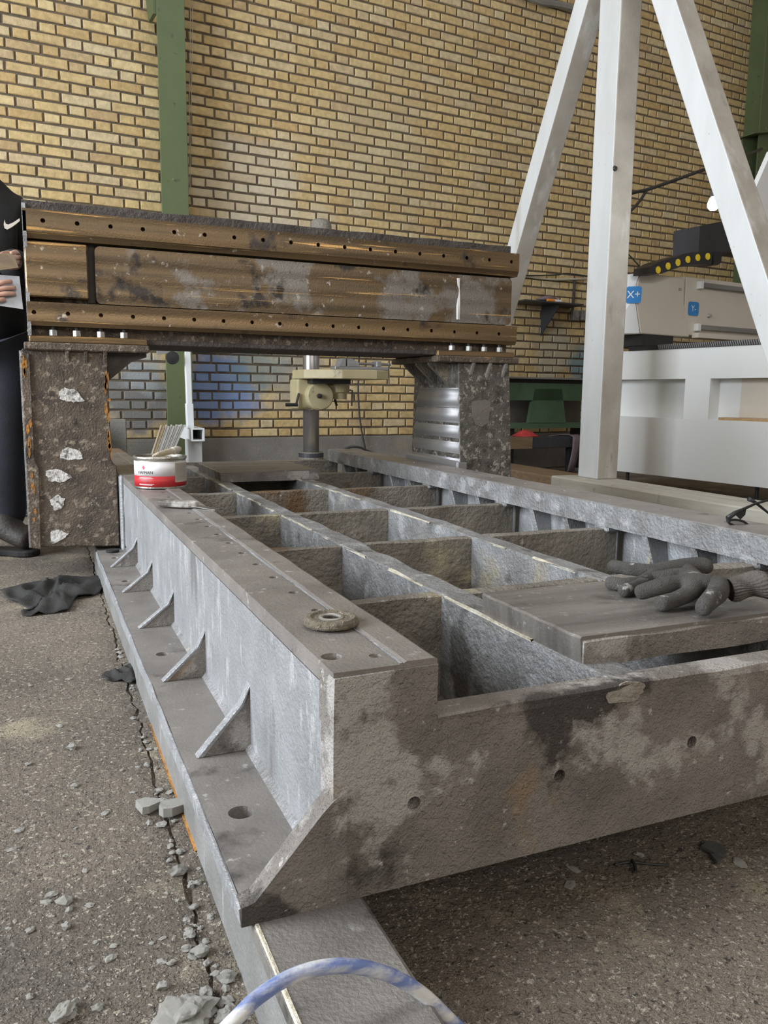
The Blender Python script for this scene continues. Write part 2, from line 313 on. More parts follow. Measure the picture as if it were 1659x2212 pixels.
def bar(x0, x1, y0, y1, z0, z1, axis=1, n=24, amp=.003, seed=0):
    """cast bar along an axis with a wavering top edge"""
    m = MB(); o = 0
    a0, a1 = ((x0, x1), (y0, y1))[axis]
    for i in range(n+1):
        t = a0+(a1-a0)*i/n; w = lambda k: noise.noise(Vector((t*9, seed*3.7+k, 0)))*amp
        c = [((x0 if axis else y0)+w(1), z0), ((x0 if axis else y0)+w(2), z1+w(3)-.002), ((x0 if axis else y0)+.004+w(2), z1+w(3)), ((x1 if axis else y1)-.004+w(4), z1+w(5)), ((x1 if axis else y1)+w(4), z1+w(5)-.002), ((x1 if axis else y1)+w(6), z0)]
        for p, z in c: m.v.append(Vector((p, t, z) if axis else (t, p, z)))
    for i in range(n):
        for j in range(6):
            f = (i*6+j, i*6+(j+1) % 6, (i+1)*6+(j+1) % 6, (i+1)*6+j); m.f.append(f if not axis else tuple(reversed(f)))
    e = tuple(range(6)); f2 = tuple(n*6+j for j in range(5, -1, -1))
    m.f += ([tuple(reversed(e)), tuple(reversed(f2))] if not axis else [e, f2])
    return m
def skin(name, joints, edges, mat, parent=None, sub=1, root=0, off=Vector((0, 0, 0))):
    me = bpy.data.meshes.new(name); me.from_pydata([Vector(j[0])-off for j in joints], edges, []); me.update()
    o = bpy.data.objects.new(name, me); COL.objects.link(o)
    md = o.modifiers.new('skin', 'SKIN'); md.use_smooth_shade = True; md.branch_smoothing = .6
    for i, j in enumerate(joints):
        r = j[1]; r = r if isinstance(r, tuple) else (r, r); me.skin_vertices[0].data[i].radius = r; me.skin_vertices[0].data[i].use_root = (i == root)
    s2 = o.modifiers.new('sub', 'SUBSURF'); s2.levels = s2.render_levels = sub
    me.materials.append(M[mat])
    if parent: o.parent = parent
    OFF[o.name] = off
    return o
def text_mb(s, size):
    c = bpy.data.curves.new('t', 'FONT'); c.body = s; c.size = size; c.align_x = 'CENTER'; c.align_y = 'CENTER'; c.resolution_u = 3
    o = bpy.data.objects.new('t', c); COL.objects.link(o)
    me = bpy.data.meshes.new_from_object(o.evaluated_get(bpy.context.evaluated_depsgraph_get()))
    m = MB().add([v.co.copy() for v in me.vertices], [tuple(p.vertices) for p in me.polygons])
    bpy.data.objects.remove(o); bpy.data.curves.remove(c); bpy.data.meshes.remove(me); return m
def smooth_path(pts, n=8):
    pts = [Vector(p) for p in pts]; out = []
    for i in range(len(pts)-1):
        p0, p1, p2, p3 = pts[max(i-1, 0)], pts[i], pts[i+1], pts[min(i+2, len(pts)-1)]
        for k in range(n):
            t = k/n; out.append(.5*((2*p1)+(p2-p0)*t+(2*p0-5*p1+4*p2-p3)*t*t+(3*p1-p0-3*p2+p3)*t**3))
    return out+[pts[-1]]

# ================================================================== STRUCTURE
# floor: two slabs with a crumbled joint running along the bed
def build_floor():
    m = MB(); xs_l = [-9, -4, -1.5, -.4]; ys = [-3+.25*i for i in range(17)]+[1.25+.06*i for i in range(1, 1)]
    ys = [-4, -2, -1, 0]+[.3+.02*i for i in range(188)]+[4.2, 4.6, 5.2, 6, 7.6, 9]
    jx = lambda y: .152+.012*y+.012*noise.noise(Vector((y*5, 0, 0)))+.009*noise.noise(Vector((y*23, 3, 0)))+.005*noise.noise(Vector((y*60, 7, 0)))
    jw = lambda y: .0025+.009*max(0, noise.noise(Vector((y*14, 9, 0))))
    rows = []
    for y in ys:
        a, w = jx(y), jw(y); j = lambda k: .003*noise.noise(Vector((y*21, k, 4)))
        r = [(-9, 0), (-3, 0), (-.6, 0), (a-w-.02, 0+j(1)*.5), (a-w, -.002+j(2)), (a-w*.4, -.009), (a+w*.4, -.009), (a+w, -.002+j(3)), (a+w+.02, j(4)*.5), (.9, 0), (3, 0), (12, 0)]
        rows.append([Vector((x, y, min(z, 0))) for x, z in r])
    for r in rows: m.v += r
    k = len(rows[0])
    for i in range(len(rows)-1):
        for j in range(k-1): m.f.append((i*k+j, i*k+j+1, (i+1)*k+j+1, (i+1)*k+j))
    o = obj('floor', m, 'floor'); o['kind'] = 'structure'; return o
floor = build_floor()

# back wall: mortar slab, concrete plinth and yellow bricks in flemish bond
U0, U1, ZT, ZB = -1.4, 10.2, 5.6, .31
mb = MB().prism([wp(U0, -.02, -.012), wp(U1, -.02, -.012), wp(U1, ZT, -.012), wp(U0, ZT, -.012)], WN*.22)
wall = obj('wall_back', mb, 'mortar'); wall['kind'] = 'structure'
mb = MB().prism([wp(U0, -.02, .02), wp(U1, -.02, .02), wp(U1, ZB-.012, .02), wp(U0, ZB-.012, .02)], WN*.05)
pl = obj('trim_1', mb, 'plinth', bev=.006); pl['kind'] = 'structure'
SL, HL, BH, JT, CH, MOD = .215, .100, .058, .0165, .0745, .348
WR = Matrix((WD, WN, Vector((0, 0, 1)))).transposed()
def brick_geo(l, h, seed):
    r = random.Random(seed); j = lambda: r.uniform(-.0022, .0022); c = .004
    vs = []
    for (y, ins) in ((.014, 0), (c, 0), (0, c*1.1)):
        for (sx, sz) in ((-1, -1), (1, -1), (1, 1), (-1, 1)):
            vs.append(Vector((sx*(l/2-ins)+j(), y+(j()*.5 if y < .01 else 0), sz*(h/2-ins)+j())))
    fs = [(8, 9, 10, 11)]
    for a in (0, 4):
        for i in range(4): fs.append((a+i, a+(i+1) % 4, a+4+(i+1) % 4, a+4+i))
    return vs, fs
bricks = []
for k in range(int((ZT-ZB)/CH)):
    ph = .819+(MOD/2 if k % 2 else 0)+random.uniform(-.012, .012)
    n0 = int((U0-ph)/MOD)-1
    for q in range(n0, int((U1-ph)/MOD)+1):
        for (uo, ln) in ((SL/2, SL), (SL+JT+HL/2, HL)):
            u = ph+q*MOD+uo
            if U0+.12 < u < U1-.12: bricks.append((u+random.uniform(-.003, .003), ZB+k*CH+BH/2+random.uniform(-.0015, .0015), ln, random.random()))
def showsize(b):
    x, y, d = proj(wp(b[0], b[1])); 
    if not (5 < x < 1650 and 5 < y < 945): return 0
    if 40 < x < 1120 and 420+.11*x < y < 735+.03*x: return 0          # behind the crossbeam
    if 50 < x < 240 and y > 700: return 0
    if 345 < x < 410 or (1250 < x < 1385) or x < 60 and y > 370: return 0
    return b[2]*BH/d/d
order = sorted(bricks, key=showsize, reverse=True); near = order[:300]; rest = order[300:]
var = {}
for ln in (SL, HL):
    for i in range(5):
        me = bpy.data.meshes.new('brick'); v, f = brick_geo(ln, BH, i*7+int(ln*1000)); me.from_pydata(v, [], f); me.materials.append(M['brick']); me.update(); var[ln, i] = me
for u, z, ln, r in near:
    o = bpy.data.objects.new('brick', var[ln, random.randrange(5)]); COL.objects.link(o); o.parent = wall
    o.matrix_local = Matrix.Translation(wp(u, z)) @ WR.to_4x4() @ Matrix.Translation((0, random.uniform(-.002, .001), 0))
mb = MB(); rn = []
for i, (u, z, ln, r) in enumerate(rest):
    v, f = brick_geo(ln, BH, i); P = wp(u, z, random.uniform(-.001, .002)); mb.add([P+WR @ x for x in v], f); rn += [r]*len(f)
fld = obj('brick_field', mb, 'brick', wall); fld['kind'] = 'stuff'
a = fld.data.attributes.new('rnd', 'FLOAT', 'FACE'); a.data.foreach_set('value', rn)

# steel columns standing against the wall
def i_column(name, label, uc, w, depth, off, zt, extra=None):
    base = wp(uc, 0, off+depth/2); t = thing(name, label, 'column', base)
    def slab(u0, u1, o0, o1, z0=0, z1=zt):
        return MB().prism([wp(u0, z0, o0), wp(u1, z0, o0), wp(u1, z0, o1), wp(u0, z0, o1)], (0, 0, z1-z0))
    obj('flange', slab(uc-w/2, uc+w/2, off+depth-.014, off+depth), 'greencol', t, bev=.002)
    obj('web', slab(uc-.006, uc+.006, off, off+depth-.014), 'greencol', t)
    return t, slab
pc = onw(378, 400, .30); uc = pc.dot(WD)
col1, slab = i_column('steel_column', 'green painted steel column standing before the brick wall behind the crossbeam', uc, .197, .30, .0, 5.4)
q = onw(345, 20, .30)
obj('bracket', MB().prism([wp(uc-.09, q.z-.02, .10), wp(uc-.09, q.z+.5, .10), wp(uc-.16, q.z+.5, .10), wp(uc-.115, q.z-.02, .10)], -WN*.16), 'greencol', col1)
pc = onw(1652, 100, .30)
col2, slab = i_column('steel_column', 'green steel column at the right edge of the photo with a welded bracket', pc.dot(WD)+.14, .30, .32, .0, 5.6)
q = onw(1622, 296, .3)
obj('bracket', MB().prism([wp(q.dot(WD)-.07, q.z, .10), wp(q.dot(WD)+.5, q.z+.12, .10), wp(q.dot(WD)+.5, q.z+.14, .10), wp(q.dot(WD)-.07, q.z+.015, .10)], -WN*.3), 'greencol', col2)
obj('gusset_plate', MB().prism([wp(q.dot(WD)-.02, q.z, .2), wp(q.dot(WD)+.3, q.z+.1, .2), wp(q.dot(WD)+.3, q.z-.55, .2), wp(q.dot(WD)+.08, q.z-.35, .2)], -WN*.012), 'greencol', col2)
# two pink wires hanging down beside the first column
for dx in (0, 5):
    a0 = onw(411+dx, -40, .06); pts = [a0, onw(411+dx*.8, 120, .06), onw(409+dx*.7, 240, .06), onw(408+dx*.7, 420, .06)]
    single('hanging_wire', MB().tube(smooth_path(pts, 4), .0025, 5), 'pvc', ['thin wire hanging close against the green column edge', 'thin wire hanging slightly off the green column, right one'][dx > 0], 'wire', pts[-1], 'wires beside the green column')

# ================================================================== MACHINE BED
YF, XO, XI, ZTOP, ZRIB, ZBOT, ZFL = .79, .286, .412, .373, .306, .102, .124
YE = 4.13
bed = thing('machine_bed', 'grey cast iron machine bed with ribbed bays lying along the hall floor', 'machine bed', (.9, 2.4, 0))
# left rail
m = MB().box(XO, XI, YF+.038, YE, ZBOT+.02, .348)
rail = obj('guide_rail', m, 'castside', bed); rail['label'] = 'left rail with pale grey outer side'
m = MB().holes((XO, 0, .371), (0, 1, 0), (1, 0, 0), (0, 0, 1), YF, YE, 0, .034, [(.844, .017, .0125)], .022, .024)
obj('rail_top', m, 'machined', rail)
hy = [.829]+[1.041+i*.1088 for i in range(28)]
m = MB().holes((XO+.034, 0, .371), (0, 1, 0), (1, 0, 0), (0, 0, 1), YF, YE, 0, .049, [(y, .031, .0075) for y in hy], .022, .024)
obj('rail_top', m, 'machined', rail)
obj('rail_top', bar(XO+.083, XI, YF, YE, .345, .374, 1, 70, .0022, 3), 'machined', rail)
m = bar(XO+.079, XO+.0835, YF+.001, YE, .3705, .3722, 1, 60, .0012, 8); obj('edge_bead', m, 'castside', rail)
# a bump-rough end face on the rail and the front panel below
m = MB().holes((0, YF-.003, 0), (1, 0, 0), (0, 0, 1), (0, -1, 0), XO-.001, 1.60, ZBOT, ZRIB-.002, [(.384, .203, .0085), (.586, .199, .0085), (.801, .208, .0085), (1.02, .205, .0085), (1.24, .205, .0085), (1.46, .205, .0085)], .03, .042)
fp = obj('front_panel', m, 'castrough', bed)
obj('rail_end', MB().box(XO-.0005, XI-.001, YF-.003, YF+.045, ZRIB-.004, .366).jit(.0015), 'castrough', rail)
obj('top_lip', bar(XI, 1.60, YF-.004, YF+.034, ZRIB-.012, ZRIB, 0, 70, .0045, 5), 'castrough', fp)
cp = []
for i in range(22):
    an = 2*math.pi*i/22; r_ = 1+.45*noise.noise(Vector((math.cos(an)*1.7, math.sin(an)*1.7, 3.3))); cp.append((.679+.034*r_*math.cos(an), YF-.003, ZRIB-.010+.013*r_*math.sin(an)))
m = MB().prism(cp, (0, -.0022, 0)).jit(.0012, freq=60)
obj('weld_chip', m, 'chip', fp)
# flange with gussets on the left
m = MB().holes((.185, 0, ZFL), (0, 1, 0), (1, 0, 0), (0, 0, 1), YF, 2.894, 0, .105, [(.985, .043, .017), (1.686, .043, .013), (2.40, .043, .012), (2.756, .045, .012)], .021, .0215)
fl = obj('base_flange', m, 'machined', bed)
obj('flange_edge', bar(.179, .186, YF, 2.89, ZBOT, ZFL-.001, 1, 60, .003, 2), 'castside', fl)
obj('front_corner', MB().prism([(.181, YF-.004, ZBOT), (.30, YF-.004, ZBOT), (.30, YF-.004, .236), (.286, YF-.004, .228), (.272, YF-.004, .214), (.195, YF-.004, ZFL+.004), (.181, YF-.004, ZFL)], (0, .026, 0)).jit(.002, freq=30), 'castrough', fl)
for i, (y, zt) in enumerate([(1.165, .212), (1.515, .20), (1.893, .19), (2.26, .19), (2.606, .196)]):
    poly = [(.204, y, ZFL-.002), (.29, y, ZFL-.002), (.29, y, zt+.02), (.284, y, zt), (.272, y, zt-.016)]
    obj('gusset', MB().prism(poly, (0, .016, 0)), 'castrough', bed, bev=.003)
    obj('gusset_edge', MB().prism([(.203, y-.0015, ZFL), (.214, y-.0015, ZFL), (.276, y-.0015, zt-.016), (.289, y-.0015, zt+.018), (.289, y-.0015, zt+.024), (.271, y-.0015, zt-.013)], (0, .018, 0)), 'castside', bed, bev=.002)
obj('rail_foot', MB().prism([(.278, YF+.02, ZFL), (.29, YF+.02, ZFL), (.29, YF+.02, ZFL+.016)], (0, 2.1, 0)), 'cast', bed)
obj('rail_pad', MB().box(.274, .29, 2.98, 3.35, ZBOT, .372), 'castside', bed, bev=.006)
# ribs and bays
RY = [1.305, 1.822, 2.36, 2.935, 3.535]
for i, y in enumerate(RY): obj('cross_rib', bar(XI-.005, 1.50, y-.017, y+.019, ZBOT, ZRIB-.002, 0, 60, .004, i+11), 'castin', bed)
obj('cross_rib', bar(XI-.005, 1.50, 4.09, YE, ZBOT, ZRIB+.012, 0, 40, .003, 31), 'castin', bed)
LR = [(.676, .733), (1.033, 1.086)]
for i, (a, b) in enumerate(LR): obj('long_rib', bar(a, b, YF+.02, 4.10, ZBOT, ZRIB, 1, 130, .0045, i+21), 'cast', bed)
obj('bottom_plate', MB().box(.30, 1.56, YF+.02, YE, ZBOT+.001, ZBOT+.012), 'castin', bed)
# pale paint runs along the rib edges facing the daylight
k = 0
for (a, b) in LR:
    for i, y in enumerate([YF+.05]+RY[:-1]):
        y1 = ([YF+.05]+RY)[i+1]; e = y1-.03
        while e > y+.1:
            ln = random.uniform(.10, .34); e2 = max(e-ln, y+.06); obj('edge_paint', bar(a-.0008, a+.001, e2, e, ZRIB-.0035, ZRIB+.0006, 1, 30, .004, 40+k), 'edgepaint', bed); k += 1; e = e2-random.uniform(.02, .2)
# cross plates
def cplate(y0, y1, x0, x1, mat):
    m = MB(); n = 36; zt = .343
    for i in range(n+1):
        t = i/n; y = y0+(y1-y0)*t; z = zt+.0006*math.cos(t*4*2*math.pi)
        for x, zz in ((x0+.004, ZRIB-.004), (x0+.001*noise.noise(Vector((y*30, 0, 1))), z-.003), (x0+.003, z), (x1-.003, z), (x1, z-.003), (x1, ZRIB-.004)): m.v.append(Vector((x, y, zz)))
    for i in range(n):
        for j in range(6): m.f.append((i*6+(j+1) % 6, i*6+j, (i+1)*6+j, (i+1)*6+(j+1) % 6))
    m.f += [tuple(range(6)), tuple(n*6+j for j in range(5, -1, -1))]
    o = obj('cross_plate', m, mat, bed)
    obj('rough_edge', bar(x0+.004, x1, y0-.004, y0+.004, ZRIB-.006, .338, 0, 50, .0045, 77), 'castrough', o)
    return o
cplate(.876, 1.142, .676, 1.10, 'plate')
cplate(3.32, 3.80, .70, 1.13, 'plate')
# right rail with its recessed wall and leaning fins
rr = obj('guide_rail', bar(1.452, 1.60, YF, 4.11, .311, ZTOP, 1, 130, .0028, 51), 'cast', bed); rr['label'] = 'right rail, an overhanging slab'
m = MB().holes((1.458, 0, .3745), (0, 1, 0), (1, 0, 0), (0, 0, 1), YF+.002, 4.105, 0, .136, [(y, .07, .007) for y in [1.0+.22*i for i in range(14)]], .002, .003)
obj('rail_top', m, 'machined', rr)
obj('recessed_wall', MB().box(1.53, 1.57, YF+.03, 4.10, ZBOT, .318), 'castside', bed)
for i, y in enumerate([.95, 1.12, 1.47, 1.64, 1.99, 2.17, 2.52, 2.72, 3.1, 3.3, 3.72, 3.9]):
    obj('fin', MB().prism([(1.535, y, .318), (1.458, y, .318), (1.50, y-.03, .13), (1.535, y-.03, .12)], (0, .022, 0)).jit(.002, freq=30), 'castside' if i % 2 else 'cast', bed, bev=.003)
for i, y in enumerate(RY): obj('rib_head', MB().box(1.456, 1.50, y-.03, y+.03, ZRIB-.012, .318).jit(.004, freq=25), 'cast', bed, bev=.006)

# steel beam that carries the bed
sb = thing('support_beam', 'grey steel beam on the floor under the near corner of the machine bed', 'beam', (.257, 1.5, 0))
obj('beam_top', bar(.193, .321, -.2, 3.2, .085, ZBOT, 1, 60, .0012, 61), 'bar', sb)
obj('beam_side', MB().box(.193, .203, -.2, 3.2, 0, .0845), 'barside', sb)
obj('beam_side', MB().box(.311, .321, -.2, 3.2, 0, .0845), 'barside', sb)
obj('weld_seam', MB().tube([(.1975, -.2, .1005), (.1975, .785, .1005)], .0032, 6), 'edgepaint', sb)

obj('rust_line', bar(.1915, .1935, 1.12, 1.62, 0, .0028, 1, 30, .003, 9), 'orange', sb)

# ================================================================== GANTRY (crossbeam on two legs)
YG = 3.0
g = thing('machine_gantry', 'rusty brown machine gantry, a drilled crossbeam bolted onto two legs', 'machine gantry', (.95, 3.2, .1))
X0, X1 = 0.0, 1.888
cb = obj('crossbeam', MB().box(X0+.004, X1, YG+.06, 3.42, .85, 1.255), 'rustcast', g, bev=.004)
obj('end_face', MB().prism([(X0, YG+.004, .85), (X0, 3.42, .85), (X0, 3.42, 1.29), (X0, YG+.03, 1.29), (X0, YG, 1.25), (X0, YG, 1.17), (X0, YG+.02, 1.06), (X0, YG, .96)], (.012, 0, 0)), 'castside', cb)
obj('top_lip', bar(X0, X1-.01, YG+.022, 3.42, 1.245, 1.290, 0, 80, .004, 71), 'rustlip', cb)
hu = [ony(92, 470, YG).x+i*(ony(1105, 571, YG).x-ony(92, 470, YG).x)/17 for i in range(18)]
hl = [ony(73, 670, YG).x+i*(ony(1078, 723.6, YG).x-ony(73, 670, YG).x)/17 for i in range(18)]
ug = obj('upper_guideway', MB().holes((0, YG, 0), (1, 0, 0), (0, 0, 1), (0, -1, 0), X0+.002, X1+.02, 1.186, 1.258, [(x, 1.223, .0075) for x in hu], .03, .062), 'rust', cb)
lg = obj('lower_guideway', MB().holes((0, YG, 0), (1, 0, 0), (0, 0, 1), (0, -1, 0), X0+.002, X1+.02, .897, .961, [(x, .926, .0072) for x in hl], .03, .062), 'rust', cb)
obj('guideway_bevel', MB().prism([(X0, YG+.001, 1.187), (X0, YG+.012, 1.166), (X0, YG+.06, 1.166), (X0, YG+.06, 1.187)], (X1+.02, 0, 0)), 'rust', cb)
obj('guideway_bevel', MB().prism([(X0, YG+.001, .898), (X0, YG+.010, .884), (X0, YG+.06, .884), (X0, YG+.06, .898)], (X1+.02, 0, 0)), 'rust', cb)
obj('oil_groove', MB().box(X0+.003, X1+.01, YG+.05, YG+.062, 1.15, 1.168), 'gap', cb)
obj('oil_groove', MB().box(.196, .222, YG+.045, YG+.062, .97, 1.165), 'gap', cb)
obj('end_pad', MB().box(X0+.002, .198, YG+.006, YG+.065, .978, 1.158), 'rust', cb, bev=.004)
def rpoly(x0, x1, z0, z1, r, y, n=5):
    pts = []
    for cx, cz, a0 in ((x1-r, z0+r, -90), (x1-r, z1-r, 0), (x0+r, z1-r, 90), (x0+r, z0+r, 180)):
        for i in range(n): a = math.radians(a0+90*i/(n-1)); pts.append((cx+r*math.cos(a), y, cz+r*math.sin(a)))
    return pts
obj('center_panel', MB().prism(rpoly(.222, 1.888, .966, 1.158, .018, YG+.02), (0, .045, 0)), 'rustmid', cb)
w0, w1 = ony(999, 596, YG), ony(993, 690, YG)
obj('white_paint_streak', bar(w0.x-.012, w0.x+.006, 0, .165, 0, .003, 1, 16, .005, 5), 'white', cb)
o = bpy.data.objects['white_paint_streak']
for v in o.data.vertices:
    wv = v.co+OFF[o.name]; v.co = Vector((wv.x-.006*(wv.y/.165), YG+.0205-wv.z, .978+wv.y))-OFF[o.name]
obj('bottom_web', MB().box(X0+.01, X1, YG+.05, 3.40, .846, .90), 'rustcast', cb)
obj('bottom_flange', MB().box(X0+.02, X1, YG+.03, 3.42, .832, .850), 'rustlip', cb, bev=.003)
for y in (YG+.012, ):
    for (x0, x1) in ((X0+.004, .388), (1.54, X1+.02)): obj('foot_plate', MB().box(x0, x1, y, 3.44, .829, .852).jit(.001), 'rust', cb, bev=.003)
def stud(x, y=YG+.028):
    m = MB().tube([(x, y, .85), (x, y, .898)], .0075, 10); s = obj('stud', m, 'bolt', g)
    pts = [Vector((x+.0145*math.cos(a*math.pi/3+.3), y+.0145*math.sin(a*math.pi/3+.3), .852)) for a in range(6)]
    obj('nut', MB().prism(pts, (0, 0, .021)), 'nut', s, bev=.0015)
for px in (115, 166, 218, 268): stud(ony(px, 712, YG+.028).x)
for px in (975, 1012, 1045, 1078): stud(ony(px, 755, YG+.028).x)
# left leg
LX0, LX1 = -.022, .252
leg = obj('leg', MB().prism([(LX0, YG+.02, .807), (LX1, YG+.02, .807), (LX1, YG+.02, .43), (LX1+.006, YG+.02, .412), (LX1+.018, YG+.02, .405), (LX1+.018, YG+.02, .114), (LX0, YG+.02, .128)], (0, .4, 0)), 'rustcast', g, bev=.004); leg['label'] = 'left leg, brown with white putty patches'
obj('edge_strip', MB().prism([(LX0-.004, YG+.012, .80), (LX0+.024, YG+.012, .79), (LX0+.024, YG+.012, .43), (LX0+.036, YG+.012, .40), (LX0+.03, YG+.012, .12), (LX0-.004, YG+.012, .128)], (0, .012, 0)), 'rustcast', leg, bev=.002)
obj('side_face', MB().box(LX0-.008, LX0+.002, YG+.016, YG+.42, .128, .80), 'castside', leg)
obj('mounting_plate', MB().box(-.014, .392, YG, 3.44, .803, .829).jit(.0015), 'rustcast', leg, bev=.004)
for px in (150, 190, 232): 
    x = ony(px, 780, YG).x-.012; obj('top_rib', MB().prism([(x, YG+.004, .805), (x, YG+.03, .805), (x, YG+.03, .735)], (.014, 0, 0)), 'rustcast', leg, bev=.003)
obj('side_bracket', MB().prism([(LX1-.002, YG+.05, .805), (.388, YG+.05, .805), (.388, YG+.05, .79), (.335, YG+.05, .772), (LX1-.002, YG+.05, .70)], (0, .02, 0)), 'rustlip', leg)
obj('side_bracket', MB().prism([(LX1-.002, YG+.25, .805), (.388, YG+.25, .805), (.335, YG+.25, .772), (LX1-.002, YG+.25, .70)], (0, .02, 0)), 'rustlip', leg)
for (x0, x1, z0, z1, sd) in [(-.018, -.004, .20, .77, 1), (.238, .2535, .43, .72, 2)]:
    for i in range(14):
        r = random.Random(sd*50+i); z = z0+(z1-z0)*r.random(); x = x0+(x1-x0)*r.random(); h = r.uniform(.01, .035); w = r.uniform(.002, .006)
        yy = YG+.0115 if sd == 1 else YG+.0195
        obj('rust_streak', MB().prism([(x-w, yy, z), (x, yy, z-h*.5), (x+w, yy, z), (x+w*.5, yy, z+h), (x-w*.6, yy, z+h*.7)], (0, -.0008, 0)), 'orange', leg)
PT = [[(127, 845), (140, 838), (165, 842), (182, 866), (165, 868), (145, 868), (130, 862)], [(133, 972), (145, 966), (172, 974), (178, 990), (155, 994), (131, 988)],
      [(100, 1018), (122, 1013), (150, 1024), (157, 1031), (140, 1040), (108, 1042), (101, 1030)], [(106, 1078), (125, 1070), (140, 1076), (136, 1095), (120, 1102), (110, 1090)],
      [(108, 1150), (124, 1143), (148, 1152), (140, 1162), (112, 1178), (109, 1165)]]
for p in PT:
    w = []
    for i in range(len(p)):
        a, b = p[i], p[(i+1) % len(p)]
        for t in (0, .33, .66): w.append(ony(a[0]+(b[0]-a[0])*t+random.uniform(-2, 2), a[1]+(b[1]-a[1])*t+random.uniform(-2, 2), YG+.0195))
    obj('putty_patch', MB().prism(w, (0, -.0022, 0)), 'putty', leg)
# right leg
rl = obj('leg', MB().add([(1.640, YG+.02, .805), (1.890, YG+.02, .805), (1.930, YG+.02, .125), (1.672, YG+.02, .125), (1.640, 3.44, .805), (1.890, 3.44, .805), (1.93, 3.54, .125), (1.672, 3.54, .125)],
        [(3, 2, 1, 0), (4, 5, 6, 7), (0, 1, 5, 4), (2, 3, 7, 6), (1, 2, 6, 5), (3, 0, 4, 7)]), 'legskin', g, bev=.004); rl['label'] = 'right leg, mottled grey with a milled inner face'
m = MB(); n = 60
for i in range(n+1):
    t = i/n; z = .70-.335*t; x = 1.647+.018*t-.006+.0035*math.sin(t*31); y1 = 3.40+.10*t
    m.v += [Vector((x, YG+.022, z)), Vector((x, y1, z)), Vector((x+.02, YG+.022, z)), Vector((x+.02, y1, z))]
for i in range(n):
    a = 4*i; m.f += [(a, a+4, a+5, a+1), (a+2, a+3, a+7, a+6), (a, a+2, a+6, a+4), (a+1, a+5, a+7, a+3)]
m.f += [(0, 1, 3, 2), (4*n, 4*n+2, 4*n+3, 4*n+1)]
obj('milled_face', m, 'steel', rl, smooth=True)
obj('foot_step', MB().box(1.645, 1.70, YG+.018, 3.54, .33, .392), 'steel', rl, bev=.008)
obj('mounting_plate', MB().box(1.530, 1.925, YG, 3.46, .803, .829).jit(.002), 'rustcast', rl, bev=.004)
for i, y in enumerate([YG+.10, YG+.22, YG+.34]):
    obj('side_bracket', MB().prism([(1.65, y, .805), (1.545, y, .805), (1.545, y, .795), (1.65, y, .70)], (0, .016, 0)), 'castin', rl)
for px, py in ((1022, 796), (1058, 796), (1092, 797)):
    P = ony(px, py, YG); obj('top_rib', MB().prism([(P.x, YG+.002, .805), (P.x, YG+.025, .805), (P.x-.012, YG+.025, .73)], (.016, 0, 0)), 'castrough', rl, bev=.003)
for px, py in ((1050, 864), (1060, 968), (1055, 1007)):
    P = ony(px, py, YG+.0195); obj('bolt_hole', MB().lathe([(.0001, -.002), (.006, -.002), (.006, .0005), (.0045, .0005), (.0045, -.0015), (.0001, -.0015)], P, 12, Vector((0, -1, 0))), 'gap', rl)
w = [ony(x, y, YG+.0195) for x, y in [(1018, 872), (1024, 866), (1044, 864), (1048, 862), (1060, 868), (1057, 900), (1054, 914), (1040, 922), (1028, 918), (1020, 900)]]
obj('scraped_patch', MB().prism(w, (0, -.0008, 0)), 'plate', rl)
single('rubber_puck', MB().lathe([(.0001, 0), (.02, 0), (.022, .003), (.022, .009), (.0001, .009)], (.232, 2.86, ZFL), 20), 'rubber', 'black rubber puck on the flange end at the foot of the left gantry leg', 'puck', (.232, 2.86, ZFL))

# ================================================================== A-FRAME OF WHITE TUBES
af = thing('a_frame', 'tall white painted A-frame of square steel tubes standing right of the gantry', 'steel frame', (3.31, 4.38, 0))
XP = 3.393
post = obj('post', MB().box(XP, XP+.162, 4.30, 4.51, .13, 3.75), 'post', af, bev=.008, seg=2)
P = ony(1328, 364, 4.30); obj('bolt_head', MB().lathe([(.0001, .012), (.012, .01), (.017, 0), (.0001, 0)], (P.x, 4.299, P.z), 14, Vector((0, -1, 0))), 'bolt', post)
def brace(pa, pb, wpx, za, zb):
    """tube in the plane of the frame; pa,pb two photo points on its outer edge, wpx a point on its other edge"""
    A, B, Wp = onx(*pa, XP), onx(*pb, XP), onx(*wpx, XP)
    d = (A-B).normalized(); n = (Wp-A); n = n-d*n.dot(d)
    top = A+d*((za-A.z)/d.z); bot = A+d*((zb-A.z)/d.z)
    return obj('brace', MB().prism([top, bot, bot+n, top+n], (.145, 0, 0)), 'post', af, bev=.006, seg=2)
b1_, b2_ = brace((1242, 0), (1096, 529), (1270, 0), 3.7, .13), brace((1406, 0), (1597, 600), (1460, 0), 3.7, .13)
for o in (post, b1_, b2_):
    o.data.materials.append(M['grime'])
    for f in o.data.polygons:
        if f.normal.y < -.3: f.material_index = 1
obj('base_beam', MB().box(3.25, 3.57, .9, 4.62, 0, .13).jit(.002), 'basebeam', af, bev=.008)
obj('base_beam', MB().box(3.25, 3.57, 4.62, 6.35, 0, .125).jit(.002), 'wood', af, bev=.008)

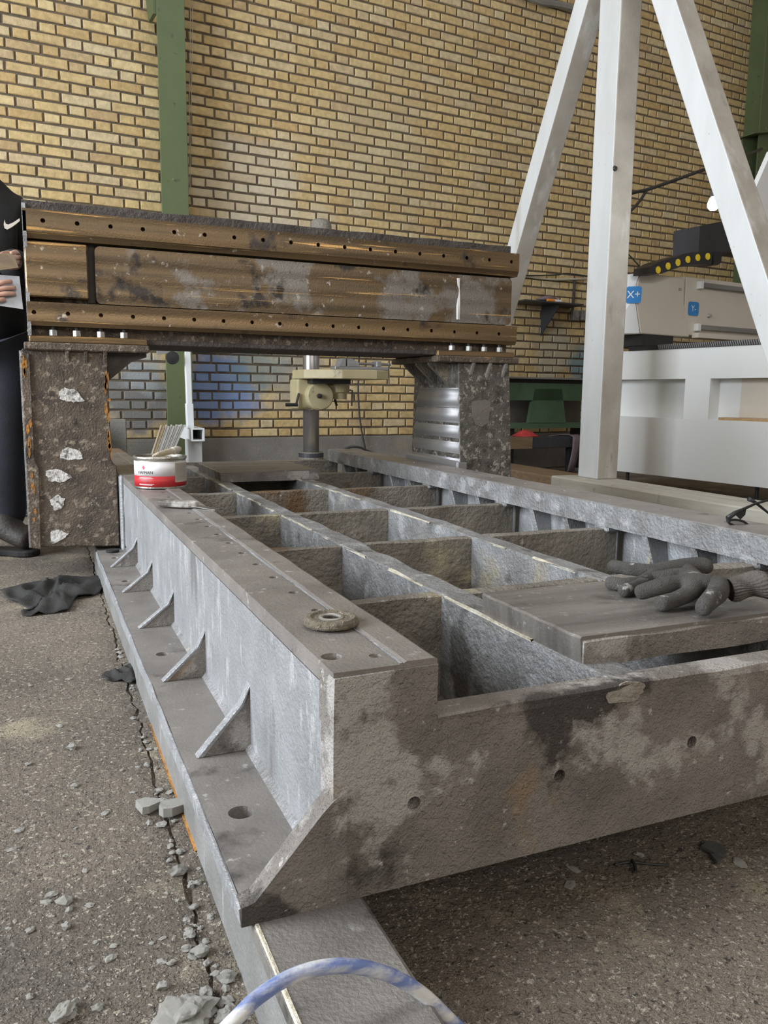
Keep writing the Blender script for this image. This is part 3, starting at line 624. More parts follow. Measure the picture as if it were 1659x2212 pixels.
# ================================================================== WHITE CNC MACHINE
CA = math.radians(7.3); CO = Vector((4.016, 4.826, 0)); EX = Vector((math.cos(CA), math.sin(CA), 0)); EY = Vector((-math.sin(CA), math.cos(CA), 0)); EZ = Vector((0, 0, 1))
CMat = Matrix.Translation(CO) @ Matrix((EX, EY, EZ)).transposed().to_4x4()
def cl(x, y, z): return CO+EX*x+EY*y+EZ*z
def cxl(px, py, x): P = onp(px, py, EX, EX.dot(CO)+x)-CO; return Vector((P.dot(EX), P.dot(EY), P.z))
def cyl_(px, py, y): P = onp(px, py, EY, EY.dot(CO)+y)-CO; return Vector((P.dot(EX), P.dot(EY), P.z))
cnc = thing('cnc_router', 'white CNC machine with cream carriage cover behind the white A-frame', 'machine', tuple(cl(.3, -.8, 0)))
cb_ = lambda x0, x1, y0, y1, z0, z1: MB().box(x0, x1, y0, y1, z0, z1, CMat)
side = obj('side_frame', cb_(.10, .45, -2.6, .12, .12, 1.0), 'cnc', cnc)
# front skin with two windows: strips around the openings
wins = [(-.535, .12, .53, .797), (-1.45, -.735, .525, .797)]
for (y0, y1, z0, z1) in [(-2.6, .16, .12, .527), (-2.6, .16, .797, 1.0), (-.735, -.535, .527, .797), (-2.6, -1.45, .527, .797), (.12, .16, .527, .797)]:
    obj('skin_plate', cb_(0, .10, y0, y1, z0, z1), 'cnc', side)
obj('chipboard_strip', cb_(.02, .098, -1.45, -.80, .527, .545), 'pine', side)
obj('window_back', cb_(.096, .101, -1.449, -.90, .548, .796), 'cncbeige', side)
for y in (-1.08, -2.4, 0.0): obj('machine_foot', MB().lathe([(.0001, 0), (.03, 0), (.03, .008), (.012, .012), (.012, .12), (.0001, .12)], cl(.08, y, 0), 14), 'black', cnc)
obj('gear_rack', cb_(-.004, .03, -2.6, -.02, 1.0, 1.035), 'black', side)
m = MB(); 
for i in range(120):
    y = -.30-i*.0165; m.add([CMat @ Vector(v) for v in [(-.008, y, 1.002), (-.008, y-.007, 1.002), (-.008, y+.006, 1.034), (-.008, y+.013, 1.034), (-.004, y, 1.002), (-.004, y-.007, 1.002), (-.004, y+.006, 1.034), (-.004, y+.013, 1.034)]], [(0, 1, 2, 3), (0, 4, 5, 1), (2, 6, 7, 3), (1, 5, 6, 2), (0, 3, 7, 4)])
o = obj('rack_teeth', m, 'steel', side); o['kind'] = 'stuff'
obj('carriage_base', cb_(-.02, .30, -.16, .2, 1.035, 1.118), 'black', cnc)
P = cyl_(1398, 742, -.14); obj('pinion', MB().lathe([(.0001, -.025), (.04, -.025), (.04, .02), (.02, .025), (.015, .06), (.0001, .06)], cl(P.x+.01, -.12, 1.045), 18), 'steel', cnc)
Yc = -.1714
A = {k: cyl_(px, py, Yc) for k, (px, py) in dict(tl=(1385, 590), tr=(1480, 598), mr=(1478, 655), br=(1490, 720), bl=(1385, 722), ml=(1373, 655)).items()}
zt, zb = 1.53, 1.115
pr = [(-.085, zt), (.372, zt), (.378, 1.353), (.462, zb), (-.05, zb), (-.125, 1.36), (-.118, 1.45)]
cov = obj('carriage_cover', MB().prism([cl(x, Yc, z) for x, z in pr], EY*.22), 'cncbeige', cnc, bev=.006)
obj('side_cover', MB().prism([cl(-.086, Yc+.005, zt), cl(-.12, Yc+.005, 1.45), cl(-.127, Yc+.005, 1.36), cl(-.055, Yc+.005, zb), cl(-.215, Yc+.15, zb), cl(-.225, Yc+.15, zt-.02)], EY*.05), 'cnc', cnc, bev=.004)
obj('gantry_panel', cb_(.40, 3.0, Yc+.01, Yc+.28, 1.13, 1.545), 'cncbeige', cnc, bev=.004)
for (pa, pb, nm) in (((1512, 612), (1640, 636), 'linear_rail'), ((1505, 703), (1655, 716), 'linear_rail')):
    a = cyl_(*pa, Yc); zz = a.z
    r = obj('linear_rail', cb_(.545, 3.0, Yc-.025, Yc+.012, zz-.03, zz+.005), 'steel', cnc, bev=.003)
    obj('rail_end_cap', cb_(.515, .545, Yc-.03, Yc+.012, zz-.04, zz+.012), 'cnc', r)
obj('lower_ledge', cb_(.50, 3.0, Yc-.05, Yc+.012, 1.11, 1.145), 'cncbeige', cnc)
def sticker(px, py, on, w, h, txt, nrm, ux):
    c = on(px, py); uz = Vector((0, 0, 1)); r = .018; pts = []
    for cx, cz, a0 in ((w/2-r, -h/2+r, -90), (w/2-r, h/2-r, 0), (-w/2+r, h/2-r, 90), (-w/2+r, -h/2+r, 180)):
        for i in range(4): a = math.radians(a0+30*i); pts.append(c+ux*(cx+r*math.cos(a))+uz*(cz+r*math.sin(a)))
    s = obj('sticker', MB().prism(pts, nrm*.002), 'blue', cnc); s['label'] = 'blue sticker reading '+txt
    t = text_mb(txt, h*.62); t.v = [c+ux*v.x+uz*v.y+nrm*.0026 for v in t.v]; obj('lettering', t, 'white', s)
nrm_side = (EX*(.145)+EY*(.155)).normalized()
sx = (EX*.155-EY*.145).normalized()
Pn = cl(-.19, Yc+.075, 0); nside = -(EX*.145+EY*.155*0).normalized()
e1 = (cl(-.125, Yc+.005, 0)-cl(-.24, Yc+.15, 0)).normalized(); n1 = Vector((-e1.y, e1.x, 0)); n1 = n1 if n1.dot(CAM-Pn) > 0 else -n1
pl0 = cl(-.24, Yc+.15, 0)
sticker(1369, 637, lambda x, y: onp(x, y, n1, n1.dot(pl0))+n1*.004, .105, .115, 'X+', n1, e1)
sticker(1498, 667, lambda x, y: onp(x, y, EY, EY.dot(CO)+Yc+.008), .115, .10, 'Y-', -EY, EX)
P = cyl_(1532, 682, Yc); obj('knob', MB().lathe([(.0001, .03), (.012, .028), (.013, .018), (.008, .012), (.016, .004), (.016, 0), (.0001, 0)], cl(P.x, Yc+.012, P.z), 12, -EY), 'hub', cnc)
P = cyl_(1467, 625, Yc); obj('knob', MB().lathe([(.0001, .02), (.008, .018), (.01, 0), (.0001, 0)], cl(P.x, Yc, P.z), 10, -EY), 'hub', cnc)
# cable chain with yellow plugs
q = lambda x, y, yy=-.30: (lambda P: cl(P.x, yy, P.z))(cyl_(1320+x/4.89, 440+y/4.89, yy))
up = [(410, 668), (520, 610), (640, 572), (760, 540), (900, 515), (1080, 505)]; lo = [(1060, 640), (960, 640), (840, 642), (740, 665), (640, 700), (530, 740), (400, 742)]
ch = obj('cable_chain', MB().prism([q(*p) for p in up+lo], EY*.14), 'black', cnc)
for x, y in ((495, 700), (600, 660), (705, 622), (810, 590), (915, 570), (1020, 558)):
    obj('yellow_plug', MB().lathe([(.0001, .004), (.024, .004), (.024, -.01), (.0001, -.01)], q(x, y), 18, -EY), 'yellow', ch)
obj('chain_end', MB().prism([q(*p) for p in [(1080, 505), (1200, 510), (1170, 540), (1165, 620), (1130, 648), (1090, 640)]], EY*.14), 'black', ch)
obj('chain_side', MB().prism([q(*p, yy=-.10) for p in [(240, 740), (300, 690), (480, 612), (640, 560), (900, 505), (640, 590), (430, 680), (360, 742)]], EY*.03), 'black', ch)
single('control_box', MB().prism([cl(*(lambda P: (P.x, .1, P.z))(cyl_(x, y, .1))) for x, y in [(1512, 488), (1560, 478), (1640, 470), (1640, 545), (1509, 544)]], EY*.25), 'darkbox', 'charcoal control box above the yellow-plugged cable chain', 'box', tuple(cl(1.0, .1, 1.9)))
single('cabinet_panel', MB().prism([cl(*(lambda P: (P.x, -.6, P.z))(cyl_(x, y, -.6))) for x, y in [(1633, 405), (1668, 325), (1760, 325), (1760, 560), (1650, 560), (1638, 450)]], EY*.04), 'cnc', 'white sheet cabinet panel at the right edge behind the leaning white tube', 'panel', tuple(cl(1.9, -.6, 1.6)))

# lit bulb behind the right brace and cables strung across the wall
P = onx(1541, 441, 3.60); lb = thing('light_bulb', 'glowing bare light bulb beside the leaning white tube', 'light bulb', tuple(P))
obj('glass', MB().lathe([(.0001, -.036), (.018, -.032), (.031, -.015), (.032, .006), (.022, .030), (.013, .044), (.0001, .044)], P, 20), 'bulb', lb, smooth=True)
obj('socket', MB().lathe([(.0001, .04), (.016, .04), (.017, .08), (.0001, .084)], P, 14), 'black', lb)
Q_ = onx(1572, 428, 3.54); obj('holder_arm', MB().tube([P+Vector((0, 0, .08)), Q_], .006, 8), 'black', lb)
ld = bpy.data.lights.new('bulb_light', 'POINT'); ld.energy = 5; ld.color = (.9, .95, 1); ld.shadow_soft_size = .05
lo_ = bpy.data.objects.new('bulb_light', ld); COL.objects.link(lo_); lo_.location = P+Vector((.0, .06, 0))
def cable(name, pix, on, r, mat, label, cat='cable', n=6, loc=None):
    pts = smooth_path([on(*p) for p in pix], n); return single(name, MB().tube(pts, r, 7), mat, label, cat, loc or tuple(pts[0]))
o65 = lambda x, y: ony(x, y, 5.6)
cable('cable', [(1290, 447), (1330, 432), (1366, 417), (1400, 409), (1450, 392), (1522, 366), (1580, 346), (1645, 322)], lambda x, y: onw(x, y, .345) if x > 1640 else ony(x, y, 5.6), .014, 'cable', 'thick dark cable slung up to the right between the white tubes')
o65 = lambda x, y: ony(x, y, 5.6)
mc = bpy.data.objects['cable']
for nm, pp, rr_ in (('branch', [(1340, 478), (1366, 452), (1382, 434), (1398, 410)], .012), ('thin_lead', [(1290, 447), (1310, 500), (1330, 520), (1360, 552), (1384, 578), (1400, 592)], .006)):
    OFF[mc.name] = mc.location.copy(); obj(nm, MB().tube(smooth_path([o65(*p) for p in pp], 6), rr_, 7), 'cable', mc)
ow = lambda x, y: onw(x, y, .03)
cable('conduit', [(1080, 592), (1135, 597), (1165, 601), (1200, 604), (1240, 603), (1300, 601)], ow, .010, 'pvc', 'cream conduit running along the brick wall left of the white post', 'conduit')
cable('cable', [(1080, 590), (1140, 595), (1200, 594), (1230, 591), (1300, 602)], lambda x, y: onw(x, y, .05), .007, 'cable', 'black cable resting along the cream conduit on the wall')
cable('cable', [(1241, 600), (1240, 630), (1238, 655), (1237, 672)], lambda x, y: onw(x, y, .02), .013, 'cable', 'black cable going down the wall to the socket box')
cable('conduit', [(1100, -30), (1160, 2), (1200, 9), (1240, 17), (1280, 24)], lambda x, y: onw(x, y, .05), .030, 'plinth', 'grey pipe high on the brick wall behind the left brace', 'pipe')
for px, lab in ((1238, 'grey socket box on the wall beneath the black cable'), (1257, 'grey socket box half hidden by the white post')):
    P = onw(px, 682, 0); u, z = P.dot(WD), P.z
    t = thing('socket_box', lab, 'socket box', tuple(wp(u, z-.05)))
    obj('housing', MB().prism([wp(u-.045, z-.05), wp(u+.035, z-.05), wp(u+.035, z+.05), wp(u-.045, z+.05)], -WN*.055), 'plinth', t, bev=.006)
    obj('cover', MB().lathe([(.0001, .012), (.026, .01), (.028, 0), (.0001, 0)], wp(u, z, .055), 16, -WN), 'greyink', t)
# wall shelf with things on it
a, b = onw(1112, 652, .0), onw(1246, 660, 0); sh = thing('wall_shelf', 'thin steel wall shelf on a triangular bracket beside the right gantry end', 'shelf', tuple(a))
zs = onw(1180, 655, .15).z; ua, ub = onw(1105, 655, .1).dot(WD), onw(1245, 660, .1).dot(WD)
obj('board', MB().prism([wp(ua, zs-.012), wp(ub, zs-.012), wp(ub-.08, zs-.012, .30), wp(ua, zs-.012, .30)], (0, 0, .012)), 'darkbox', sh)
ux_ = onw(1168, 700, 0).dot(WD)
obj('bracket', MB().prism([wp(ux_, zs-.012), wp(ux_, zs-.30), wp(ux_+.02, zs-.012, .26)], WD*.008), 'darkbox', sh)
c = wp(onw(1182, 645, .12).dot(WD), zs, .13)
m = MB()
for i in range(9):
    t = i/8; w = .055*math.sin(math.pi*t)**.7+.003; 
    m.v += [c+WD*((t-.5)*.30)+WN*(s_*w)+Vector((0, 0, h+.002)) for s_, h in ((-1, 0), (-.4, .042*math.sin(math.pi*t)), (.4, .038*math.sin(math.pi*t)), (1, 0))]
for i in range(8):
    for j in range(4): m.f.append((i*4+j, (i+1)*4+j, (i+1)*4+(j+1) % 4, i*4+(j+1) % 4))
m.f += [(0, 1, 2, 3), (35, 34, 33, 32)]
m.v = [v+Vector((0, 0, .030)) for v in m.v]
single('cloth_bag', m, 'mauve', 'grey mauve cloth bag lying on the wall shelf', 'bag', tuple(c), smooth=True)
c2 = wp(onw(1192, 652, .22).dot(WD), zs+.016, .24); t = thing('glue_tube', 'orange and white tube on the shelf edge under the mauve bag', 'tube', tuple(c2))
obj('orange_part', MB().tube([c2-WD*.07, c2+WD*.01], .015, 10), 'orangeplastic', t); obj('white_part', MB().tube([c2+WD*.01, c2+WD*.09], .014, 10), 'labelw', t)

# ================================================================== THINGS BEHIND THE GANTRY
# old green lathe against the wall on the right
LO = .75
lw = lambda x, y, o=LO: (lambda P: wp(P.dot(WD), P.z, o))(onw(x, y, o))
u0, u1 = onw(1060, 860, LO).dot(WD), onw(1300, 860, LO).dot(WD); z1, z0 = onw(1180, 828, LO).z, onw(1180, 925, LO).z
la = thing('green_lathe_bed', 'old green cast lathe bed in the dark by the wall right of the gantry leg', 'lathe', tuple(wp((u0+u1)/2, 0, LO-.2)))
sl = lambda u0, u1, z0, z1, o0, o1, mat, nm, **k: obj(nm, MB().prism([wp(u0, z0, o0), wp(u1, z0, o0), wp(u1, z1, o0), wp(u0, z1, o0)], -WN*(o1-o0)), mat, la, **k)
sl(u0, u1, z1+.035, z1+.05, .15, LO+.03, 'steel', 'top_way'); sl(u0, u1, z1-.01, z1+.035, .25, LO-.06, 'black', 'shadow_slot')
H = z1-z0; zmid = z0+H*.62
sl(u0, u1, zmid, z1, LO-.04, LO, 'greenlathe', 'upper_band'); sl(u0, u1, z0, z0+.05, LO-.04, LO, 'greenlathe', 'lower_band')
for (pa, pb) in (((1153, 845), (1212, 845)), ): 
    a, b = lw(*pa), lw(*pb); a2, b2 = lw(1142, 905), lw(1223, 905)
    obj('rib', MB().prism([lw(1155, 840), lw(1214, 840), lw(1223, 915), lw(1142, 915)], WN*.04), 'greenlathe', la)
sl(u0, u1, z0, z1, LO-.30, LO-.28, 'plinth', 'back_plate')
for u in (u0+.05, u1-.1): sl(u, u+.25, 0, z0, LO-.3, LO-.05, 'black', 'leg')
# low bench with a dark cover in front of it
BO = 1.0; bw = lambda x, y: onw(x, y, BO)
zt_, zb_ = bw(1180, 944).z, bw(1180, 968).z; ua, ub = bw(1085, 950).dot(WD), bw(1246, 950).dot(WD)
be = thing('low_bench', 'low dark bench in front of the green lathe bed', 'bench', tuple(wp((ua+ub)/2, 0, BO)))
obj('bench_board', MB().prism([wp(ua, zb_, BO), wp(ub, zb_, BO), wp(ub, zt_, BO), wp(ua, zt_, BO)], WN*.18), 'darkbox', be, bev=.004)
obj('bench_board', MB().prism([wp(ua-.01, zb_, BO+.004), wp(bw(1150, 950).dot(WD), zb_, BO+.004), wp(bw(1150, 950).dot(WD), zt_+.003, BO+.004), wp(ua-.01, zt_+.003, BO+.004)], WN*.18), 'wood', be)
for u in (ua+.05, ub-.06): obj('bench_leg', MB().prism([wp(u, 0, BO-.02), wp(u+.04, 0, BO-.02), wp(u+.04, zb_, BO-.02), wp(u, zb_, BO-.02)], WN*.05), 'black', be)
c = wp(bw(1150, 945).dot(WD), zt_, BO-.1); m = MB()
for i in range(13):
    for j in range(7):
        x, y = (i/12-.5), (j/6-.5); h = max(0, .055*(1-4*x*x)*(1-4*y*y))+.006*noise.noise(Vector((x*9, y*9, 2)))
        m.v.append(c+WD*(x*.22)+WN*(y*.16)+Vector((0, 0, max(h, 0)+.004)))
for i in range(12):
    for j in range(6): m.f.append((i*7+j, (i+1)*7+j, (i+1)*7+j+1, i*7+j+1))
single('red_cloth', m, 'red', 'small red cloth lying on the low dark bench', 'cloth', tuple(c), smooth=True)
c = wp(bw(1225, 944).dot(WD), zt_, BO-.06); m = MB()
prof = [(-.14, .005, .1), (-.05, .012, .08), (.03, .016, .03), (.05, .0, -.004), (.045, -.1, -.01), (.02, -.22, -.012), (-.0, -.30, -.006)]
for i, (x, z, o_) in enumerate(prof):
    for j in range(4): m.v.append(wp(c.dot(WD)+x+j*.035*(1 if i < 4 else .75), zt_+z+.004*math.sin(j*2+i), BO+.015-max(o_, -.01)))
for i in range(len(prof)-1):
    for j in range(3): m.f.append((i*4+j, (i+1)*4+j, (i+1)*4+j+1, i*4+j+1))
o = single('hanging_cloth', m, 'mauve', 'dark cloth hanging over the end of the low bench by the white post', 'cloth', tuple(c), smooth=True)
sd = o.modifiers.new('thick', 'SOLIDIFY'); sd.thickness = .004
b = onz(1140, 998, .013); a = onp(1112, 972, WN, WN.dot(b))
single('wood_stick', MB().prism([a+Vector((0, 0, .02)), b+Vector((0, 0, .012)), b-Vector((0, 0, .012)), a-Vector((0, 0, .02))], WN*.04), 'woodpale', 'short wooden stick slanting beside the foot of the right gantry leg', 'stick', tuple(b))
u0_, u1_ = onw(1050, 950, .5).dot(WD), onw(1228, 950, .5).dot(WD)
single('concrete_slab', MB().prism([wp(u0_, 0, .5), wp(u1_, 0, .5), wp(u1_, .30, .5), wp(u0_, .30, .5)], WN*.1), 'plinth', 'pale concrete slab standing behind the low bench', 'slab', tuple(wp(u0_, 0, .5)), bev=.01)

# drill press in the middle
YD = 5.3; dc = ony(672, 900, YD); dx = dc.x; Z = lambda y: ony(672, y, YD).z; X = lambda px, y=850: ony(px, y, YD).x
dp = thing('drill_press', 'pillar drill press with cream table bracket under the crossbeam', 'drill press', (dx, YD, 0))
obj('base', MB().box(dx-.22, dx+.22, YD-.3, YD+.2, 0, .09), 'drillcream', dp, bev=.02, seg=2)
obj('column', MB().tube([(dx, YD, .05), (dx, YD, 1.55)], .055, 24), 'tubesteel', dp, smooth=True)
obj('column_collar', MB().lathe([(.056, .09), (.11, .09), (.11, Z(992)), (.085, Z(992)), (.085, Z(980)), (.078, Z(976)), (.056, Z(976))], (dx, YD, 0), 28), 'castin', dp)
obj('column_collar', MB().lathe([(.056, Z(987)), (.086, Z(987)), (.086, Z(978)), (.056, Z(978))], (dx, YD, 0), 28), 'darkbox', dp)
br = obj('table_bracket', MB().box(X(634), X(656)+.03, YD-.09, YD+.09, Z(883), Z(820)), 'drillcream', dp, bev=.012, seg=2)
obj('clamp_ring', MB().lathe([(.056, Z(884)), (.088, Z(884)), (.088, Z(822)), (.056, Z(822))], (dx, YD, 0), 28), 'drillcream', br)
obj('swivel_boss', MB().lathe([(.0001, .09), (.085, .085), (.095, .07), (.095, -.05), (.0001, -.05)], (X(678), YD-.06, Z(855)), 26, Vector((0, -1, 0))), 'drillcream', br)
obj('swivel_bolt', MB().lathe([(.0001, .025), (.015, .022), (.017, 0), (.0001, 0)], (X(674), YD-.15, Z(855)), 12, Vector((0, -1, 0))), 'bolt', br)
obj('support_arm', MB().prism([(X(678), YD-.12, Z(830)), (X(738), YD-.12, Z(828)), (X(741), YD-.12, Z(850)), (X(708), YD-.12, Z(852)), (X(678), YD-.12, Z(878))], (0, .12, 0)), 'drillcream', br, bev=.01)
obj('arm_head', MB().lathe([(.0001, Z(862)), (.06, Z(862)), (.06, Z(848)), (.078, Z(846)), (.078, Z(828)), (.0001, Z(826))], (X(724), YD-.06, 0), 22), 'drillcream', br)
obj('clamp_lever', MB().tube([(X(741), YD-.13, Z(842)), (X(745), YD-.14, Z(842)), (X(744), YD-.14, Z(876))], .006, 8), 'bolt', br)
obj('crank', MB().tube([(X(636), YD-.10, Z(850)), (X(629), YD-.11, Z(874)), (X(629), YD-.13, Z(874))], .008, 8), 'bolt', br)
obj('crank_grip', MB().tube([(X(605), YD-.13, Z(874)), (X(630), YD-.13, Z(874))], .012, 10), 'rubber', br)
obj('wing_screw', MB().tube([(X(716), YD-.07, Z(862)), (X(720), YD-.07, Z(876))], .009, 8), 'bolt', br)
zt0, zt1 = Z(819), Z(800); tc_ = Vector(((X(638)+X(799))/2, YD-.08, 0)); R_ = (X(799)-X(638))/2
pts = [(tc_.x+R_*c_*1.0, tc_.y+.30*s_, zt0) for c_, s_ in ((-1, -.35), (-.62, -.75), (-.28, -1), (.6, -1), (1, -.8), (1, .8), (.6, 1), (-.6, 1), (-1, .5))]
tb = obj('table', MB().prism(pts, (0, 0, zt1-zt0)), 'drillcream', dp, bev=.004)
obj('table_underside', MB().box(X(655), X(735), YD-.2, YD+.05, Z(829), zt0), 'black', tb)
# head hidden behind the crossbeam, only the cap shows above it
obj('head', MB().box(dx-.13, dx+.16, YD-.35, YD+.12, 1.28, 1.66), 'drillcream', dp, bev=.03, seg=2)
P = ony(693, 484, YD); obj('pulley_cap', MB().lathe([(.0001, P.z+.032), (.045, P.z+.028), (.068, P.z+.012), (.072, P.z-.02), (.072, 1.60), (.0001, 1.60)], (P.x, YD, 0), 24), 'castin', dp, smooth=True)
# machine vise on the table
vz = zt1; vy = YD-.28; vs_ = thing('machine_vise', 'small grey machine vise lying on the drill press table', 'vise', (X(745), vy, vz))
obj('vise_base', MB().box(X(688), X(798), vy-.05, vy+.05, vz, vz+.022), 'steel', vs_, bev=.004)
obj('fixed_jaw', MB().prism([(X(697), vy-.05, vz+.022), (X(710), vy-.05, vz+.022), (X(710), vy-.05, vz+.072), (X(704), vy-.05, vz+.072)], (0, .1, 0)), 'steel', vs_)
obj('moving_jaw', MB().prism([(X(713), vy-.05, vz+.022), (X(740), vy-.05, vz+.022), (X(735), vy-.05, vz+.05), (X(722), vy-.05, vz+.072), (X(713), vy-.05, vz+.072)], (0, .1, 0)), 'steel', vs_)
obj('screw_block', MB().box(X(774), X(784), vy-.045, vy+.045, vz+.022, vz+.06), 'steel', vs_, bev=.003)
obj('spindle', MB().tube([(X(738), vy, vz+.042), (X(808), vy, vz+.042)], .009, 10), 'tubesteel', vs_)
obj('tommy_bar', MB().tube([(X(803), vy-.01, vz+.055), (X(804.5), vy-.01, vz-.09)], .005, 8), 'tubesteel', vs_)

# black cable hanging down the wall and coiling near the bed end
cable('cable', [(776, 740), (775, 800), (774, 850), (777, 900), (783, 940), (789, 975), (780, 996)], lambda x, y: onw(x, y, .06), .008, 'cable', 'thin black cable hanging down the brick wall beside the drill press')
cable('cable', [(716, 1000), (735, 978), (752, 967), (775, 966), (795, 974), (815, 985)], lambda x, y: ony(x, y, 5.0), .008, 'cable', 'black cable looping up behind the far end of the right rail')
# post with clamped square tube
YP = 5.2; p_ = lambda x, y, yy=YP: ony(x, y, yy)
ps = thing('clamp_stand', 'pale steel stand with a hollow square tube end left of the drill press', 'stand', tuple(p_(420, 1080)*Vector((1, 1, 0)) if False else (p_(420, 1000).x, YP, 0)))
a = p_(422, 930); 
obj('lower_post', MB().box(p_(405, 960).x, p_(437, 960).x, YP, YP+.09, 0, p_(420, 948).z), 'post', ps, bev=.004)
zc = p_(424, 938).z; x0, x1 = p_(410, 938).x, p_(438, 938).x; h = (x1-x0)/2; xm = (x0+x1)/2; w_ = .009
m = MB()
for (a0, a1, b0, b1) in ((-h, h, h-w_, h), (-h, h, -h, -h+w_), (-h, -h+w_, -h+w_, h-w_), (h-w_, h, -h+w_, h-w_)): m.box(xm+a0, xm+a1, YP-.06, YP+.5, zc+b0, zc+b1)
obj('square_tube', m, 'post', ps)
obj('tube_plug', MB().box(xm-h+.01, xm+h-.01, YP+.3, YP+.31, zc-h+.01, zc+h-.01), 'gap', ps)
obj('sleeve', MB().prism([p_(402, 872), p_(418, 872), p_(420, 926), p_(405, 926)], (0, .05, 0)), 'post', ps, bev=.003)
obj('upper_post', MB().prism([p_(397, 700), p_(410, 700), p_(416, 874), p_(404, 874)], (0, .045, 0)), 'post', ps, bev=.003)
obj('crossbar', MB().prism([p_(340, 750), p_(397, 750), p_(397, 758), p_(340, 766)], (0, .045, 0)), 'greyink', ps)
obj('round_knob', MB().lathe([(.0001, .03), (.036, .028), (.04, .02), (.04, 0), (.0001, 0)], p_(372, 773), 20, Vector((0, -1, 0))), 'black', ps)
# bundle of aluminium profiles leaning against the stand
for i in range(5):
    xb, xt = 322+i*8.5, 352+i*11; yb, yt = 1012, 920-(.5*i)
    A_, B_ = ony(xb, yb, 4.98+.01*i), ony(xt, yt, 5.12+.005*i); d = (B_-A_).normalized(); n_ = Vector((d.z, 0, -d.x)).normalized(); A_ = A_-d*((A_.z-.0)/d.z)
    t = thing('aluminium_profile', 'aluminium profile leaning in a bundle by the clamp stand, %s' % ['outermost on the left', 'second from the left', 'middle one', 'second from the right', 'rightmost one'][i], 'profile', tuple(A_), 'leaning aluminium profiles')
    wv = .0112
    obj('bar', MB().prism([A_-n_*wv, A_+n_*wv, B_+n_*wv, B_-n_*wv], (0, .03, 0)), 'alu' if i else 'woodpale', t)
    obj('lip', MB().prism([A_-n_*wv-Vector((0, .004, 0)), A_-n_*(wv-.004)-Vector((0, .004, 0)), B_-n_*(wv-.004)-Vector((0, .004, 0)), B_-n_*wv-Vector((0, .004, 0))], (0, .005, 0)), 'alu', t)
# blocks left of the can, seen past the leg
a, b = ony(236, 975, 5.9), ony(273, 906, 5.9)
single('grey_box', MB().box(a.x-.1, b.x, 5.9, 6.05, 0, b.z).jit(.003), 'plinth', 'pale grey box standing by the wall right of the left gantry leg', 'box', (b.x, 5.9, 0), bev=.006)
a, b = ony(232, 978, 4.55), ony(292, 1000, 4.55)
m = MB().prism([(a.x-.1, 4.5, 0), (b.x+.02, 4.5, 0), (b.x+.02, 4.5, b.z+.01), (b.x-.02, 4.5, a.z-.02), (a.x-.1, 4.5, a.z-.02)], (0, .7, 0))
single('rusty_block', m, 'wood', 'brown rusty steel block on the floor behind the paint can', 'block', (a.x, 4.6, 0), bev=.006)
# dark stack seen between the worker's leg and the gantry leg
a, b = ony(30, 1065, 5.6), ony(70, 1003, 5.6)
st = thing('steel_plate_stack', 'dark steel plate leaning behind the left gantry leg with boards on top', 'plate', (a.x+.1, 5.6, 0))
obj('plate', MB().box(a.x-.3, b.x+.5, 5.6, 5.66, 0, b.z), 'darkbox', st, bev=.003)
for i, (y0, y1, mt) in enumerate([(1000, 990, 'woodpale'), (989, 980, 'wood'), (979, 968, 'woodpale')]):
    obj('board', MB().box(a.x-.3, b.x+.4, 5.58, 5.70, ony(50, y0, 5.58).z, ony(50, y1, 5.58).z), mt, st)
obj('dark_drawer', MB().box(a.x-.3, b.x+.3, 5.6, 5.9, ony(50, 966, 5.6).z, ony(50, 905, 5.6).z), 'darkbox', st)
for i, (y, lab) in enumerate(((1108, 'farther of the black cables on the floor past the worker'), (1114, 'middle black cable on the floor past the worker'), (1140, 'nearer black cable on the floor past the worker'))):
    cable('floor_cable', [(-60, y), (0, y), (40, y-1), (75, y-2-3*(i == 2)), (160, y-6), (230, y-14)], lambda x, y: onz(x, y, .008), .008, 'cable', lab)

# ================================================================== SMALL THINGS ON THE BED
ZR = .3712
# paint can
cc = Vector((.364, 2.612, ZR+.0028)); R = .079; HC = .094
can = thing('putty_can', 'open white and red putty can standing on the left rail by the gantry', 'can', tuple(cc))
obj('can_body', MB().lathe([(.0001, 0), (R-.001, 0), (R-.001, HC), (R-.003, HC), (R-.003, HC-.018), (.0001, HC-.018)], cc, 48), 'tin', can, smooth=False)
obj('rim', MB().lathe([(R-.003, HC-.008), (R+.0005, HC-.008), (R+.0025, HC-.004), (R+.0025, HC+.001), (R+.001, HC+.003), (R-.003, HC+.003), (R-.003, HC-.008)], cc, 48), 'tin', can, smooth=True)
obj('putty_surface', MB().lathe([(.0001, HC-.012), (R*.5, HC-.009), (R-.004, HC-.006), (R-.004, HC-.02), (.0001, HC-.02)], cc, 32), 'cream', can, smooth=True)
lab = obj('label_band', MB().lathe([(R-.001, .038), (R+.0004, .038), (R+.0004, HC-.012), (R-.001, HC-.012)], cc, 64), 'labelw', can, smooth=True)
red = obj('label_band', MB().lathe([(R-.001, .005), (R+.0004, .005), (R+.0004, .038), (R-.001, .038)], cc, 64), 'labelr', can, smooth=True)
ph0 = math.atan2(CAM.y-cc.y, CAM.x-cc.x)
def cpt(a, z, d=.0008): an = ph0+a; return cc+Vector(((R+d)*math.cos(an), (R+d)*math.sin(an), z))
def cpatch(a0, a1, z0, z1, nm, mat, par, d=.0008, n=10):
    m = MB()
    for i in range(n+1):
        a = a0+(a1-a0)*i/n; m.v += [cpt(a, z0, d), cpt(a, z1, d)]
    m.f = [(2*i, 2*i+2, 2*i+3, 2*i+1) for i in range(n)]; return obj(nm, m, mat, par)
rad = math.radians
panel = cpatch(rad(33), rad(85), .018, HC-.016, 'info_panel', 'labelg', can)
